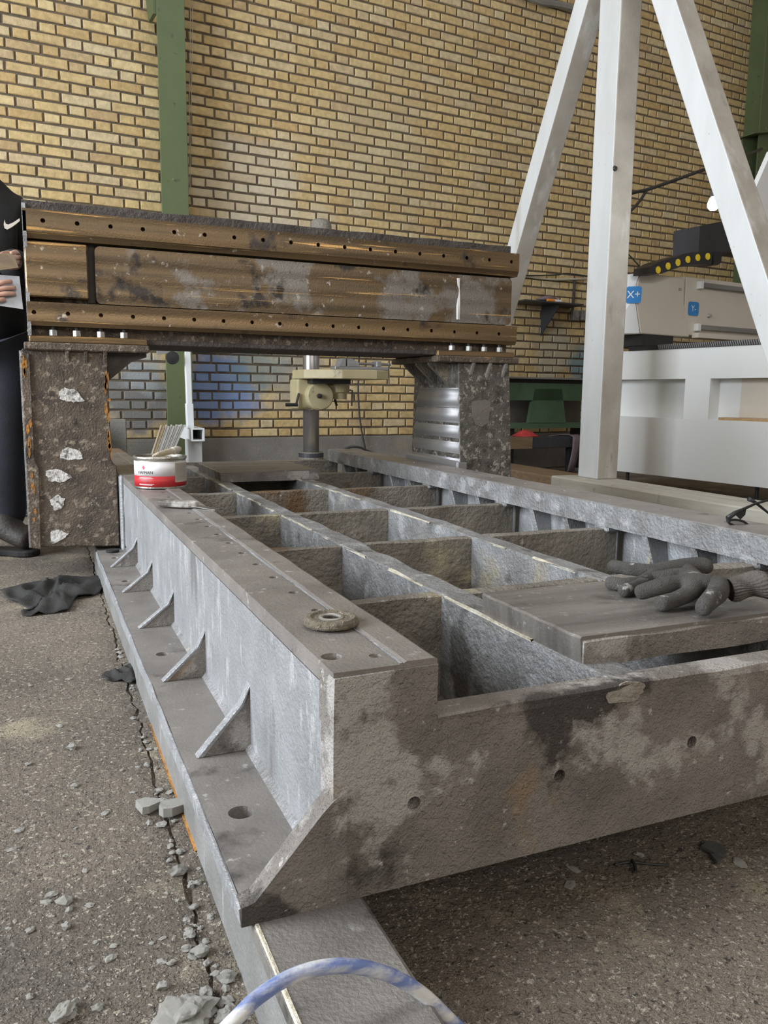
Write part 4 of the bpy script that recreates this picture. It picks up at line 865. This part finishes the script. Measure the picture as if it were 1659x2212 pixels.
for i in range(14):
    z = HC-.022-i*.0036; cpatch(rad(36), rad(36+random.uniform(30, 44)), z, z+.0011, 'print_line', 'greyink', panel, .0011, 6)
t = text_mb('HAFMAN', .0135); m = MB().add([cpt(rad(-36)+v.x/R, .049+v.y, .0012) for v in t.v], t.f); obj('lettering', m, 'ink', lab)
m = MB(); a0 = rad(-39); m.v = [cpt(a0, .057, .0012), cpt(a0+.07, .0645, .0012), cpt(a0, .072, .0012), cpt(a0-.07, .0645, .0012)]; m.f = [(0, 1, 2, 3)]; obj('diamond_mark', m, 'pink', lab)
cpatch(rad(-48), rad(-26), .0405, .0414, 'print_line', 'greyink', lab, .0012)
for z, b in ((.034, -20), (.031, -16), (.013, -14), (.0105, -18)): cpatch(rad(-52), rad(b), z, z+.0011, 'print_line', 'labelw', red, .0011)
cpatch(rad(-42), rad(-26), .0245, .0255, 'print_line', 'ink', red, .0011)
cpatch(rad(-33), rad(-26), .020, .0212, 'print_line', 'ink', red, .0011)
# spreader lying across the can rim
a, b = cc+Vector((-.03, -.062, HC+.006)), cc+Vector((.062, .02, HC+.020)); d = b-a
sp = thing('putty_spreader', 'putty smeared wooden spreader lying across the open can rim', 'spreader', tuple(a))
obj('stick', MB().tube([a, a+d*.2, a+d*.45, a+d*.8, b], [.003, .008, .0095, .0095, .007], 10), 'cream', sp, smooth=True)
obj('wrapped_end', MB().tube([a+d*.72, a+d*.78, a+d*.84, a+d*.9, a+d*.96, b+d*.03], [.009, .0125, .010, .013, .0105, .009], 12), 'labelg', sp, smooth=True)
# putty knife
z = ZR+.003; h0, h1, h2 = onz(344, 1093, z), onz(428, 1097, z), onz(470, 1101, z); d = (h1-h0).normalized(); n_ = Vector((-d.y, d.x, 0))
kn = thing('putty_knife', 'putty knife with smeared dark handle lying on the left rail', 'putty knife', tuple((h0+h1)/2))
obj('handle', MB().prism([h0+n_*.012, h0+d*.01+n_*.017, h1-d*.02+n_*.016, h1+n_*.010, h1-n_*.010, h1-d*.02-n_*.016, h0+d*.01-n_*.017, h0-n_*.012], (0, 0, .017)), 'handle', kn, bev=.005, seg=2)
obj('blade', MB().prism([h1-d*.02+n_*.012+Vector((0, 0, .005)), h2+n_*.016+Vector((0, 0, .0002)), h2-n_*.016+Vector((0, 0, .0002)), h1-d*.02-n_*.012+Vector((0, 0, .005))], (0, 0, .0015)), 'blade', kn)
# grinding wheel
c = onz(715, 1342, ZR+.006); c.z = ZR+.0008; rw = (onz(778, 1342, ZR+.006)-onz(652, 1342, ZR+.006)).length/2*.96
gw = thing('grinding_wheel', 'small round grinding wheel with gritty rim lying on the left rail', 'grinding wheel', tuple(c))
m = MB().lathe([(rw*.62, .001), (rw*.78, 0), (rw*.95, .002), (rw, .005), (rw*.97, .009), (rw*.88, .0125), (rw*.74, .0125), (rw*.66, .010), (rw*.62, .001)], c, 72)
m.v = [v+noise.noise_vector(v*600)*.0005 for v in m.v]; obj('grit_rim', m, 'grit', gw)
obj('disc', MB().lathe([(rw*.30, .002), (rw*.70, .002), (rw*.70, .010), (rw*.46, .0105), (rw*.44, .0095), (rw*.30, .0095), (rw*.30, .002)], c, 48), 'grit', gw)
obj('hub_ring', MB().lathe([(rw*.30, .0025), (rw*.45, .0025), (rw*.45, .0112), (rw*.36, .0122), (rw*.30, .0112), (rw*.30, .0025)], c, 48), 'hub', gw, smooth=False)

# ------------------------------------------------------------------ gloves on the cross plate
ZG = .344
def gj(px, py, z, r): return (onz(px, py, z), (r[0]*1.12, r[1]*1.25) if isinstance(r, tuple) else r*1.22)
def glove(name, label, J, E, cuff, loc, nrib=26):
    loc = Vector(loc); t = thing(name, label, 'glove', tuple(loc), 'knitted work gloves on the plate')
    skin('hand', J, E, 'glove', t, 2, 0, loc)
    if cuff:
        A, B, ra, rb = cuff; d = (B-A); dn = d.normalized(); s_ = dn.cross(Vector((0, 0, 1))).normalized(); u_ = s_.cross(dn)
        m = MB(); n = nrib*4; K = 9
        for lay, sh in ((0, 0), (1, -.0028)):
            for i in range(K):
                tt = i/(K-1) if not lay else 1-i/(K-1); r = ra+(rb-ra)*tt+.0016*math.sin(tt*9)
                for j in range(n):
                    an = 2*math.pi*j/n; rr_ = r+sh+(.0013*math.cos(an*nrib) if not lay else 0)
                    m.v.append(A+d*tt+s_*math.cos(an)*rr_*1.15+u_*math.sin(an)*rr_*.72+Vector((0, 0, .003*math.sin(tt*6+an*2))))
        for i in range(2*K-1):
            for j in range(n): m.f.append((i*n+j, i*n+(j+1) % n, (i+1)*n+(j+1) % n, (i+1)*n+j))
        obj('cuff', m, 'cuff', t, smooth=True)
    return t
J1 = [gj(1507, 1262, .372, (.030, .017)), gj(1556, 1268, .370, (.027, .018)), gj(1590, 1272, .369, (.024, .017)),
      gj(1468, 1256, .376, .0125), gj(1420, 1268, .369, .0118), gj(1370, 1284, .3565, .0108),
      gj(1486, 1284, .364, .0115), gj(1450, 1299, .3575, .0108), gj(1419, 1306, .3558, .0112),
      gj(1542, 1288, .369, .0135), gj(1524, 1306, .362, .0118), gj(1514, 1322, .3562, .0112),
      gj(1474, 1240, .368, .0115), gj(1432, 1246, .362, .0105), gj(1400, 1252, .3555, .010),
      gj(1484, 1230, .362, .0105), gj(1448, 1232, .3575, .0095), gj(1424, 1236, .3545, .009), gj(1494, 1246, .368, (.02, .014))]
E1 = [(0, 1), (1, 2), (0, 3), (3, 4), (4, 5), (0, 6), (6, 7), (7, 8), (1, 9), (9, 10), (10, 11), (0, 18), (18, 12), (12, 13), (13, 14), (18, 15), (15, 16), (16, 17)]
glove('work_glove', 'dirty grey knit glove with ribbed cuff, upper one of the pair on the plate', J1, E1, (onz(1572, 1272, .370), onz(1650, 1262, .378), .022, .0275), tuple(onz(1507, 1262, ZG)))
J2 = [gj(1440, 1228, .366, (.026, .014)), gj(1500, 1222, .366, (.024, .014)), gj(1540, 1222, .366, (.022, .014)),
      gj(1400, 1232, .365, .0105), gj(1358, 1229, .362, .0105), gj(1316, 1221, .3585, .0105),
      gj(1394, 1252, .3575, .010), gj(1350, 1264, .3552, .0103), gj(1306, 1257, .3552, .0103),
      gj(1386, 1262, .3545, .0095), gj(1362, 1272, .3545, .0098), gj(1342, 1278, .3545, .0095),
      gj(1420, 1242, .358, .0095), gj(1392, 1246, .3555, .009)]
E2 = [(0, 1), (1, 2), (0, 3), (3, 4), (4, 5), (0, 6), (6, 7), (7, 8), (6, 9), (9, 10), (10, 11), (0, 12), (12, 13)]
glove('work_glove', 'dirty grey knit glove lying behind and under the other, fingers pointing left', J2, E2, None, tuple(onz(1440, 1236, ZG)))

# ------------------------------------------------------------------ safety glasses on the right rail
yg_ = 1.40; gp = lambda x, y, yy=yg_: ony(x, y, yy)
sg = thing('safety_glasses', 'dark framed safety glasses lying upturned on the right rail', 'glasses', tuple(gp(1620, 1150)))
rim_px = [(1573, 1124), (1590, 1123), (1607, 1127), (1622, 1138), (1640, 1142), (1662, 1144), (1690, 1146), (1690, 1151), (1650, 1150), (1618, 1146), (1592, 1138), (1575, 1130), (1573, 1124)]
obj('rim', MB().tube(smooth_path([gp(*p) for p in rim_px], 4), .0028, 8), 'black', sg, smooth=True)
obj('lens', MB().prism([gp(*p) for p in [(1577, 1126), (1592, 1125), (1606, 1129), (1620, 1139), (1600, 1138), (1584, 1132)]], (0, .0015, 0)), 'lens', sg)
obj('temple_arm', MB().tube([gp(1572, 1119), gp(1588, 1108), gp(1603, 1101), gp(1632, 1088), gp(1665, 1079)], [.006, .0055, .004, .003, .003], 8), 'black', sg, smooth=True)
obj('temple_arm', MB().tube([gp(1618, 1078, 1.44), gp(1630, 1084, 1.44), gp(1662, 1110, 1.43), gp(1700, 1140, 1.42)], [.006, .004, .0028, .0028], 8), 'black', sg, smooth=True)
obj('side_shield', MB().prism([gp(*p) for p in [(1590, 1113), (1603, 1101), (1612, 1101), (1610, 1112), (1600, 1122)]], (0, .002, 0)), 'black', sg)
obj('hinge', MB().tube([gp(1572, 1117), gp(1574, 1128)], .0045, 8), 'black', sg)

# ------------------------------------------------------------------ hose loop in the foreground
hp = [(-.30, .70, .008), (-.12, .60, .03), (.02, .585, .085), ony(495, 2215, .60), ony(560, 2152, .612), ony(640, 2105, .62), ony(735, 2086, .62), ony(830, 2102, .62), ony(910, 2145, .617), ony(985, 2215, .61), (.40, .60, .012), (.50, .56, .008), (.75, .42, .008)]
single('air_hose', MB().tube(smooth_path(hp, 8), .0066, 14), 'hose', 'blue and white worn hose arching over the steel beam in the foreground', 'hose', (.25, .6, 0), smooth=True)

# ------------------------------------------------------------------ rags, rubble and grit on the floor
def rag(name, label, outline, hmax, seed, fold=26):
    pts = [onz(*p, 0) for p in outline]; c = sum(pts, Vector())/len(pts); n = 64; K = 14; m = MB()
    L = []; per = [0]
    for i in range(len(pts)): per.append(per[-1]+(pts[(i+1) % len(pts)]-pts[i]).length)
    for j in range(n):
        s_ = per[-1]*j/n; i = max(k for k in range(len(pts)) if per[k] <= s_); tt = (s_-per[i])/(per[i+1]-per[i]+1e-9); L.append(pts[i].lerp(pts[(i+1) % len(pts)], tt))
    for i in range(1, K+1):
        for j in range(n):
            p = c.lerp(L[j], (i/K)); 
            rd = 1-abs(noise.noise(Vector((p.x*fold*.8+seed, p.y*fold*.35, seed))))*2.2
            h = hmax*max(0, rd)*(.35+.65*abs(noise.noise(Vector((p.x*7, p.y*5, seed+4)))*1.6))*(1-.55*(i/K)**3)
            m.v.append(Vector((p.x, p.y, .003+h)))
    m.v.append(Vector((c.x, c.y, hmax*.5))); z_ = len(m.v)-1
    for j in range(n): m.f.append((z_, j, (j+1) % n))
    for i in range(K-1):
        for j in range(n): m.f.append((i*n+j, (i+1)*n+j, (i+1)*n+(j+1) % n, i*n+(j+1) % n))
    o = single(name, m, 'rag', label, 'rag', (c.x, c.y, 0), smooth=True)
    s2 = o.modifiers.new('thick', 'SOLIDIFY'); s2.thickness = .003; s2.offset = 1
rag('rag', 'large crumpled black rag on the floor below the left gantry leg', [(0, 1280), (30, 1272), (110, 1254), (225, 1248), (234, 1268), (200, 1290), (165, 1296), (150, 1322), (50, 1334), (45, 1326), (75, 1318), (20, 1302)], .055, 3, 22)
rag('rag', 'small crumpled black rag tucked under the base flange', [(219, 1462), (225, 1453), (262, 1448), (290, 1434), (312, 1440), (316, 1468), (282, 1480), (262, 1472), (232, 1474)], .022, 8, 40)

def rock_mesh(seed, flat=.7, lng=1.0, sub=2):
    bm = bmesh.new(); bmesh.ops.create_icosphere(bm, subdivisions=sub, radius=1.0)
    for v in bm.verts:
        k = 1+.55*noise.noise(v.co*1.2+Vector((seed*5.3, 0, 0)))+.4*noise.noise(v.co*2.7+Vector((0, seed*3.1, 0)))+(.14*noise.noise(v.co*8)+.07*noise.noise(v.co*19) if sub > 2 else 0); v.co = Vector((v.co.x*k*lng, v.co.y*k, max(v.co.z*k*flat, -flat*.55)))
    zm = min(v.co.z for v in bm.verts)
    for v in bm.verts: v.co.z -= zm
    me = bpy.data.meshes.new('rubble'); bm.to_mesh(me); bm.free(); me.materials.append(M['rock']); return me
BIG = [rock_mesh(20+i, .6, 1.1, 4) for i in range(3)]
RK = [rock_mesh(i, .55+.07*(i % 4), 1+.15*(i % 3)) for i in range(8)]
def rock(px, py, wpx, label, k=None, sx=1, sz=1, rot=None, group=None, name='concrete_lump', me=None):
    P = onz(px, py, 0); w = (onz(px+wpx/2, py, 0)-onz(px-wpx/2, py, 0)).length/2
    o = bpy.data.objects.new(name, me or RK[k if k is not None else random.randrange(8)]); COL.objects.link(o)
    o.location = P; o.scale = (w*sx, w, w*sz); o.rotation_euler = (0, 0, random.uniform(0, 6.28) if rot is None else rot); tag(o, label, 'stone', group); return o
rock(140, 1950, 30, 'angular grey concrete lump standing alone on the left floor with a small crumb beside it', 1)
rock(150, 1966, 15, 'small crumb just below the lone angular concrete lump', 2)
rock(142, 2004, 20, 'pale small stone below the lone angular concrete lump', 3)
rock(140, 2192, 44, 'long grey concrete lump near the bottom left corner of the floor', 5, 1.35, 1, .8, me=BIG[2])
rock(212, 2178, 20, 'small pale lump right of the long concrete lump at the bottom', 2)
rock(400, 2196, 104, 'largest broken concrete chunk on the floor by the steel beam end', 4, 1.0, .62, .3, me=BIG[0])
rock(492, 2196, 44, 'rough concrete chunk between the largest chunk and the steel beam', 6, 1, .8, me=BIG[1])
rock(490, 2116, 36, 'round grey lump touching the steel beam side', 0)
rock(445, 2145, 28, 'pale stone above the largest concrete chunk', 1)
rock(352, 2134, 24, 'grey lump left of the floor joint above the largest chunk', 3)
rock(431, 2060, 30, 'dark grey lump in the floor joint beside the steel beam', 5)
rock(411, 2022, 20, 'pale lump just above the dark one in the floor joint', 7)
rock(384, 1884, 30, 'grey lump half in the floor joint midway along the beam', 2)
rock(348, 1784, 20, 'pale lump below the two flat mortar flakes', 4)
rock(40, 1796, 18, 'flat pale crumb near the left edge of the floor', 6, 1.3, .5, .4)
rock(163, 1698, 15, 'pale crumb on the open floor left of the rail gussets', 1)
rock(372, 2082, 20, 'upright pale crumb beside the floor joint near the dark lump', 0, .7, 1.2)
rock(155, 1618, 20, 'pale crumb with a dark hollow high on the left floor', 3)
rock(66, 2154, 15, 'tan crumb near the lower left edge of the floor', 7)
rock(62, 1652, 12, 'tiny crumb on the far left floor above the flat one', 5)
def flake(px, py, poly, label, mat='rock', h=.012, tilt=.0):
    w = [onz(px+x, py+y, 0) for x, y in poly]; m = MB().prism([p+Vector((0, 0, .001)) for p in w], (0, 0, h))
    for i, v in enumerate(m.v): m.v[i] = v+noise.noise_vector(v*90)*.0022+Vector((0, 0, .003))
    return single('mortar_flake', m, mat, label, 'flake', tuple(onz(px, py, 0)), 'flat flakes by the joint' if mat == 'rock' else None)
flake(322, 1752, [(-28, -4), (-8, -9), (18, -8), (24, -2), (2, 10), (-14, 12)], 'flat pointed mortar flake, left one of two at the beam')
flake(373, 1755, [(-30, 10), (-24, -2), (18, -12), (26, -4), (28, 4), (0, 14), (-20, 16)], 'flat oblong mortar flake touching the beam, right one of two', h=.015)
flake(1542, 1842, [(-30, -4), (-12, -16), (14, -10), (28, 8), (22, 14), (0, 10)], 'dark flat paint chip on the floor under the right end', 'slate', .004)
flake(1546, 1862, [(-14, -6), (0, -8), (14, 4), (4, 10)], 'small dark chip below the larger dark paint chip', 'slate', .004)
rock(1598, 1865, 26, 'white stone chip on the dark floor right of the paint chips', 2, 1.2, .5)
rock(1232, 1912, 24, 'grey chip alone on the dark floor in front of the bed', 4, 1.3, .4)
rock(1380, 1848, 22, 'dark clod on the floor above the crossed wires', 6, .8, .6)
rock(1240, 1878, 20, 'thin dark splinter on the floor under the bed edge', 1, 1.5, .3)
w = [onz(*p, .003) for p in [(1328, 1868), (1360, 1862), (1400, 1866), (1446, 1869)]]; single('wire_scrap', MB().tube(smooth_path(w, 4), .0017, 6), 'cable', 'thin dark wire scrap lying across the floor in front of the bed', 'wire', tuple(w[0]))
w = [onz(*p, .006) for p in [(1366, 1858), (1372, 1870), (1374, 1884)]]; single('wire_scrap', MB().tube(w, .0028, 6), 'cable', 'short dark scrap crossing the long wire scrap', 'wire', tuple(w[0]))
for i in range(90):      # crumbs along the joint
    y = random.choice([random.uniform(.72, 1.35), random.uniform(.72, 2.4)]); x = .152+.012*y+random.gauss(.004, .014); s = random.uniform(.0025, .0065)
    if x > .19: continue
    o = bpy.data.objects.new('joint_crumb', RK[random.randrange(8)]); COL.objects.link(o); o.location = (x, y, -.001); o.scale = (s, s, s*.8); o.rotation_euler = (0, 0, random.uniform(0, 6)); tag(o, 'small concrete crumb lying along the broken floor joint', 'stone', 'crumbs along the floor joint')
for i in range(34):
    P = onz(random.uniform(10, 380), 1300+random.random()**.6*880, 0); s = random.uniform(.0025, .0055)
    if P.x > .13 or P.y > 2.4: continue
    o = bpy.data.objects.new('floor_crumb', RK[random.randrange(8)]); COL.objects.link(o); o.location = P; o.scale = (s*1.2, s, s*.7); o.rotation_euler = (0, 0, random.uniform(0, 6)); tag(o, 'scattered small crumb on the open floor left of the joint', 'stone', 'crumbs on the open floor')
m = MB()
for i in range(5200):
    r = random.Random(i)
    if i % 3: P = onz(r.uniform(-40, 520), 1230+980*r.random()**.75, 0)
    else: P = onz(r.uniform(800, 1700), 1760+460*r.random(), 0)
    if .19 < P.x < .33 and P.y < 3.2: continue
    s = r.uniform(.0007, .0021); q_ = [P+Vector((r.uniform(-s, s)*1.4, r.uniform(-s, s)*1.4, 0)) for _ in range(3)]+[P+Vector((0, 0, s*.9))]
    m.add(q_, [(0, 1, 3), (1, 2, 3), (2, 0, 3)])
gr = obj('floor_grit', m, 'rock'); tag(gr, 'fine pale grit strewn over the concrete floor', 'grit', kind='stuff')

# ================================================================== WORKER AT THE LEFT EDGE
cx, cy = -.175, 3.66
pe = thing('person', 'person in black sweatshirt and dark jeans holding a metal sheet beside the crossbeam end', 'person', (cx, cy, 0)); PO = Vector((cx, cy, 0))
hr = lambda px, py, y=3.27: ony(px, py, y)
hl = lambda px, py, y=3.30: ony(px, py, y)
BJ = [((cx, cy, .95), (.11, .07)), ((cx, cy-.01, 1.12), (.09, .06)), ((cx, cy-.01, 1.30), (.10, .06)), ((cx, cy-.02, 1.44), (.055, .05)), ((cx, cy-.05, 1.53), (.055, .055)),
      ((cx, cy-.07, 1.62), (.075, .085)), ((cx, cy-.075, 1.70), (.078, .09)), ((cx, cy-.06, 1.76), (.05, .06)),
      ((cx+.15, cy-.01, 1.37), .04), ((cx+.17, cy-.02, 1.12), .04), (hl(22, 560, 3.44), (.028, .034)), (hl(30, 558, 3.36), (.036, .022)),          # 8..11 left arm
      ((cx-.15, cy-.01, 1.37), .04), ((cx-.22, cy-.08, 1.12), .04), (hr(-62, 640, 3.30), (.028, .034)), (hr(-28, 633), (.018, .038)),            # 12..15 right arm
      ((cx+.09, cy, .88), .06), ((cx+.075, cy-.05, .50), .045), ((cx+.05, cy-.02, .13), .03), ((cx+.08, cy-.06, .07), .02),
      ((cx-.09, cy, .88), .06), ((cx-.11, cy-.03, .50), .045), ((cx-.12, cy+.0, .13), .03), ((cx-.14, cy-.05, .07), .02)]
BE = [(0, 1), (1, 2), (2, 3), (3, 4), (4, 5), (5, 6), (6, 7), (2, 8), (8, 9), (9, 10), (10, 11), (2, 12), (12, 13), (13, 14), (14, 15), (0, 16), (16, 17), (17, 18), (18, 19), (0, 20), (20, 21), (21, 22), (22, 23)]
def finger(base, pts, rs):
    p = base
    for P_, r_ in zip(pts, rs): BJ.append((P_, r_)); BE.append((p, len(BJ)-1)); p = len(BJ)-1
FR = [.0098, .0092, .0085]
finger(15, [hr(-10, 616), hr(8, 609, 3.262), hr(28, 608)], FR); finger(15, [hr(-8, 626), hr(12, 622, 3.262), hr(35, 621)], FR)
finger(15, [hr(-8, 637), hr(12, 634, 3.262), hr(35, 634)], FR); finger(15, [hr(-12, 648), hr(0, 648, 3.262), hr(13, 646)], FR)
finger(15, [hr(-34, 615, 3.285), hr(-16, 600, 3.30), hr(2, 598, 3.312)], FR)
finger(11, [hl(38, 548, 3.335), hl(34, 544, 3.30), hl(22, 548, 3.285)], FR); finger(11, [hl(42, 556, 3.335), hl(36, 556, 3.295), hl(26, 558, 3.285)], FR)
finger(11, [hl(42, 565, 3.34), hl(37, 566, 3.30), hl(27, 567, 3.29)], FR); finger(11, [hl(38, 573, 3.345), hl(34, 574, 3.31), hl(26, 575, 3.30)], FR)
finger(11, [hl(16, 546, 3.345), hl(6, 548, 3.325), hl(0, 552, 3.31)], FR)
skin('body', BJ, BE, 'skin', pe, 2, 0, PO)
SJ = [((cx, cy, .80), (.235, .165)), ((cx, cy-.01, 1.05), (.235, .165)), ((cx, cy-.01, 1.30), (.24, .17)), ((cx, cy-.02, 1.43), (.16, .125)), ((cx, cy-.04, 1.52), (.085, .08)),
      ((cx+.165, cy-.01, 1.395), (.128, .115)), ((cx+.18, cy-.01, 1.12), (.085, .085)), (hl(20, 560, 3.47), (.06, .06)),
      ((cx-.165, cy-.01, 1.395), (.128, .115)), ((cx-.235, cy-.07, 1.12), (.085, .085)), (hr(-78, 642, 3.33), (.05, .05))]
skin('sweatshirt', SJ, [(0, 1), (1, 2), (2, 3), (3, 4), (2, 5), (5, 6), (6, 7), (2, 8), (8, 9), (9, 10)], 'jersey', pe, 2, 0, PO)
TJ = [((cx, cy, 1.0), (.20, .14)), ((cx+.09, cy, .80), .125), ((cx+.075, cy-.05, .50), .098), ((cx+.05, cy-.01, .09), .088), ((cx-.09, cy, .80), .125), ((cx-.11, cy-.03, .50), .098), ((cx-.12, cy+.02, .09), .088)]
skin('jeans', TJ, [(0, 1), (1, 2), (2, 3), (0, 4), (4, 5), (5, 6)], 'jeans', pe, 2, 0, PO)
def boot(hx, hy, tx, ty):
    H_, T_ = Vector((hx, hy, 0)), Vector((tx, ty, 0)); d = (T_-H_); u = d.normalized(); s_ = Vector((-u.y, u.x, 0))
    b = skin('boot', [(H_+u*.02+Vector((0, 0, .20)), .072), (H_+u*.03+Vector((0, 0, .11)), .072), (H_+u*.0+Vector((0, 0, .066)), .056), (H_+d*.55+Vector((0, 0, .075)), (.068, .06)), (H_+d*.88+Vector((0, 0, .066)), (.064, .048)), (T_+Vector((0, 0, .062)), (.044, .034))],
             [(0, 1), (1, 2), (1, 3), (3, 4), (4, 5)], 'boot', pe, 2, 0, PO)
    pts = []
    for a, w in ((-.14, .02), (-.08, .038), (.2, .044), (.5, .046), (.8, .054), (1.0, .044), (1.1, .022)): pts.append((H_+d*a, w))
    m = MB().prism([p+s_*w for p, w in pts]+[p-s_*w for p, w in reversed(pts)], (0, 0, .026)); so = obj('sole', m, 'rubber', b, bev=.006)
    for i in range(4):
        c_ = H_+d*(.25+.13*i)+Vector((0, 0, .155-.022*i)); obj('lace', MB().tube([c_-s_*.03, c_+Vector((0, 0, .012)), c_+s_*.03], .004, 6), 'cable', b)
boot(cx+.02, cy-.03, cx+.155, cy-.125)
boot(cx-.12, cy+.02, cx-.20, cy-.20)
# face and hair
hd = Vector((cx, cy-.075, 1.69))
obj('hair', MB().lathe([(.0001, .125), (.05, .118), (.085, .085), (.098, .04), (.095, -.01), (.08, -.02), (.0001, .02)], hd+Vector((0, .022, 0)), 24), 'hair', pe, smooth=True)
for sx_ in (-1, 1):
    obj('eye', MB().lathe([(.0001, .007), (.009, .004), (.011, 0), (.0001, -.004)], hd+Vector((sx_*.032, -.088, -.035)), 12, Vector((0, -1, 0))), 'ink', pe)
    obj('ear', MB().lathe([(.0001, .01), (.016, .008), (.02, 0), (.0001, -.006)], hd+Vector((sx_*.084, .01, -.04)), 12, Vector((sx_, 0, 0))), 'skin', pe)
obj('nose', MB().tube([hd+Vector((0, -.086, -.03)), hd+Vector((0, -.108, -.07)), hd+Vector((0, -.09, -.078))], [.006, .012, .008], 8), 'skin', pe, smooth=True)
obj('mouth', MB().tube([hd+Vector((-.024, -.074, -.105)), hd+Vector((0, -.082, -.106)), hd+Vector((.024, -.074, -.105))], [.003, .005, .003], 6), 'labelr', pe, smooth=True)
sw = [(40, 430), (33, 470), (40, 505), (65, 517), (110, 492), (150, 462), (176, 440), (174, 416), (120, 452), (75, 472), (52, 466), (45, 448)]
YL = cy-.168
obj('chest_mark', MB().prism([ony(x/4.1, 370+y/4.1, YL) for x, y in sw], (0, -.002, 0)), 'logo', pe)
# what the worker holds
m = MB().prism([ony(-70, 588, 3.30), ony(42, 597, 3.285), ony(50, 668, 3.275), ony(-70, 650, 3.29)], (0, .003, 0))
single('metal_sheet', m, 'sheet', 'grey metal sheet held flat under the worker\'s fingers', 'sheet', tuple(ony(0, 630, 3.285)))
m = MB().prism([ony(-60, 556, 3.28), ony(12, 546, 3.28), ony(30, 550, 3.275), ony(40, 578, 3.27), ony(-60, 592, 3.275)], (0, .003, 0))
single('sanding_pad', m, 'wood', 'brown sanding sheet in the worker\'s upper hand', 'sheet', tuple(ony(0, 570, 3.28)))
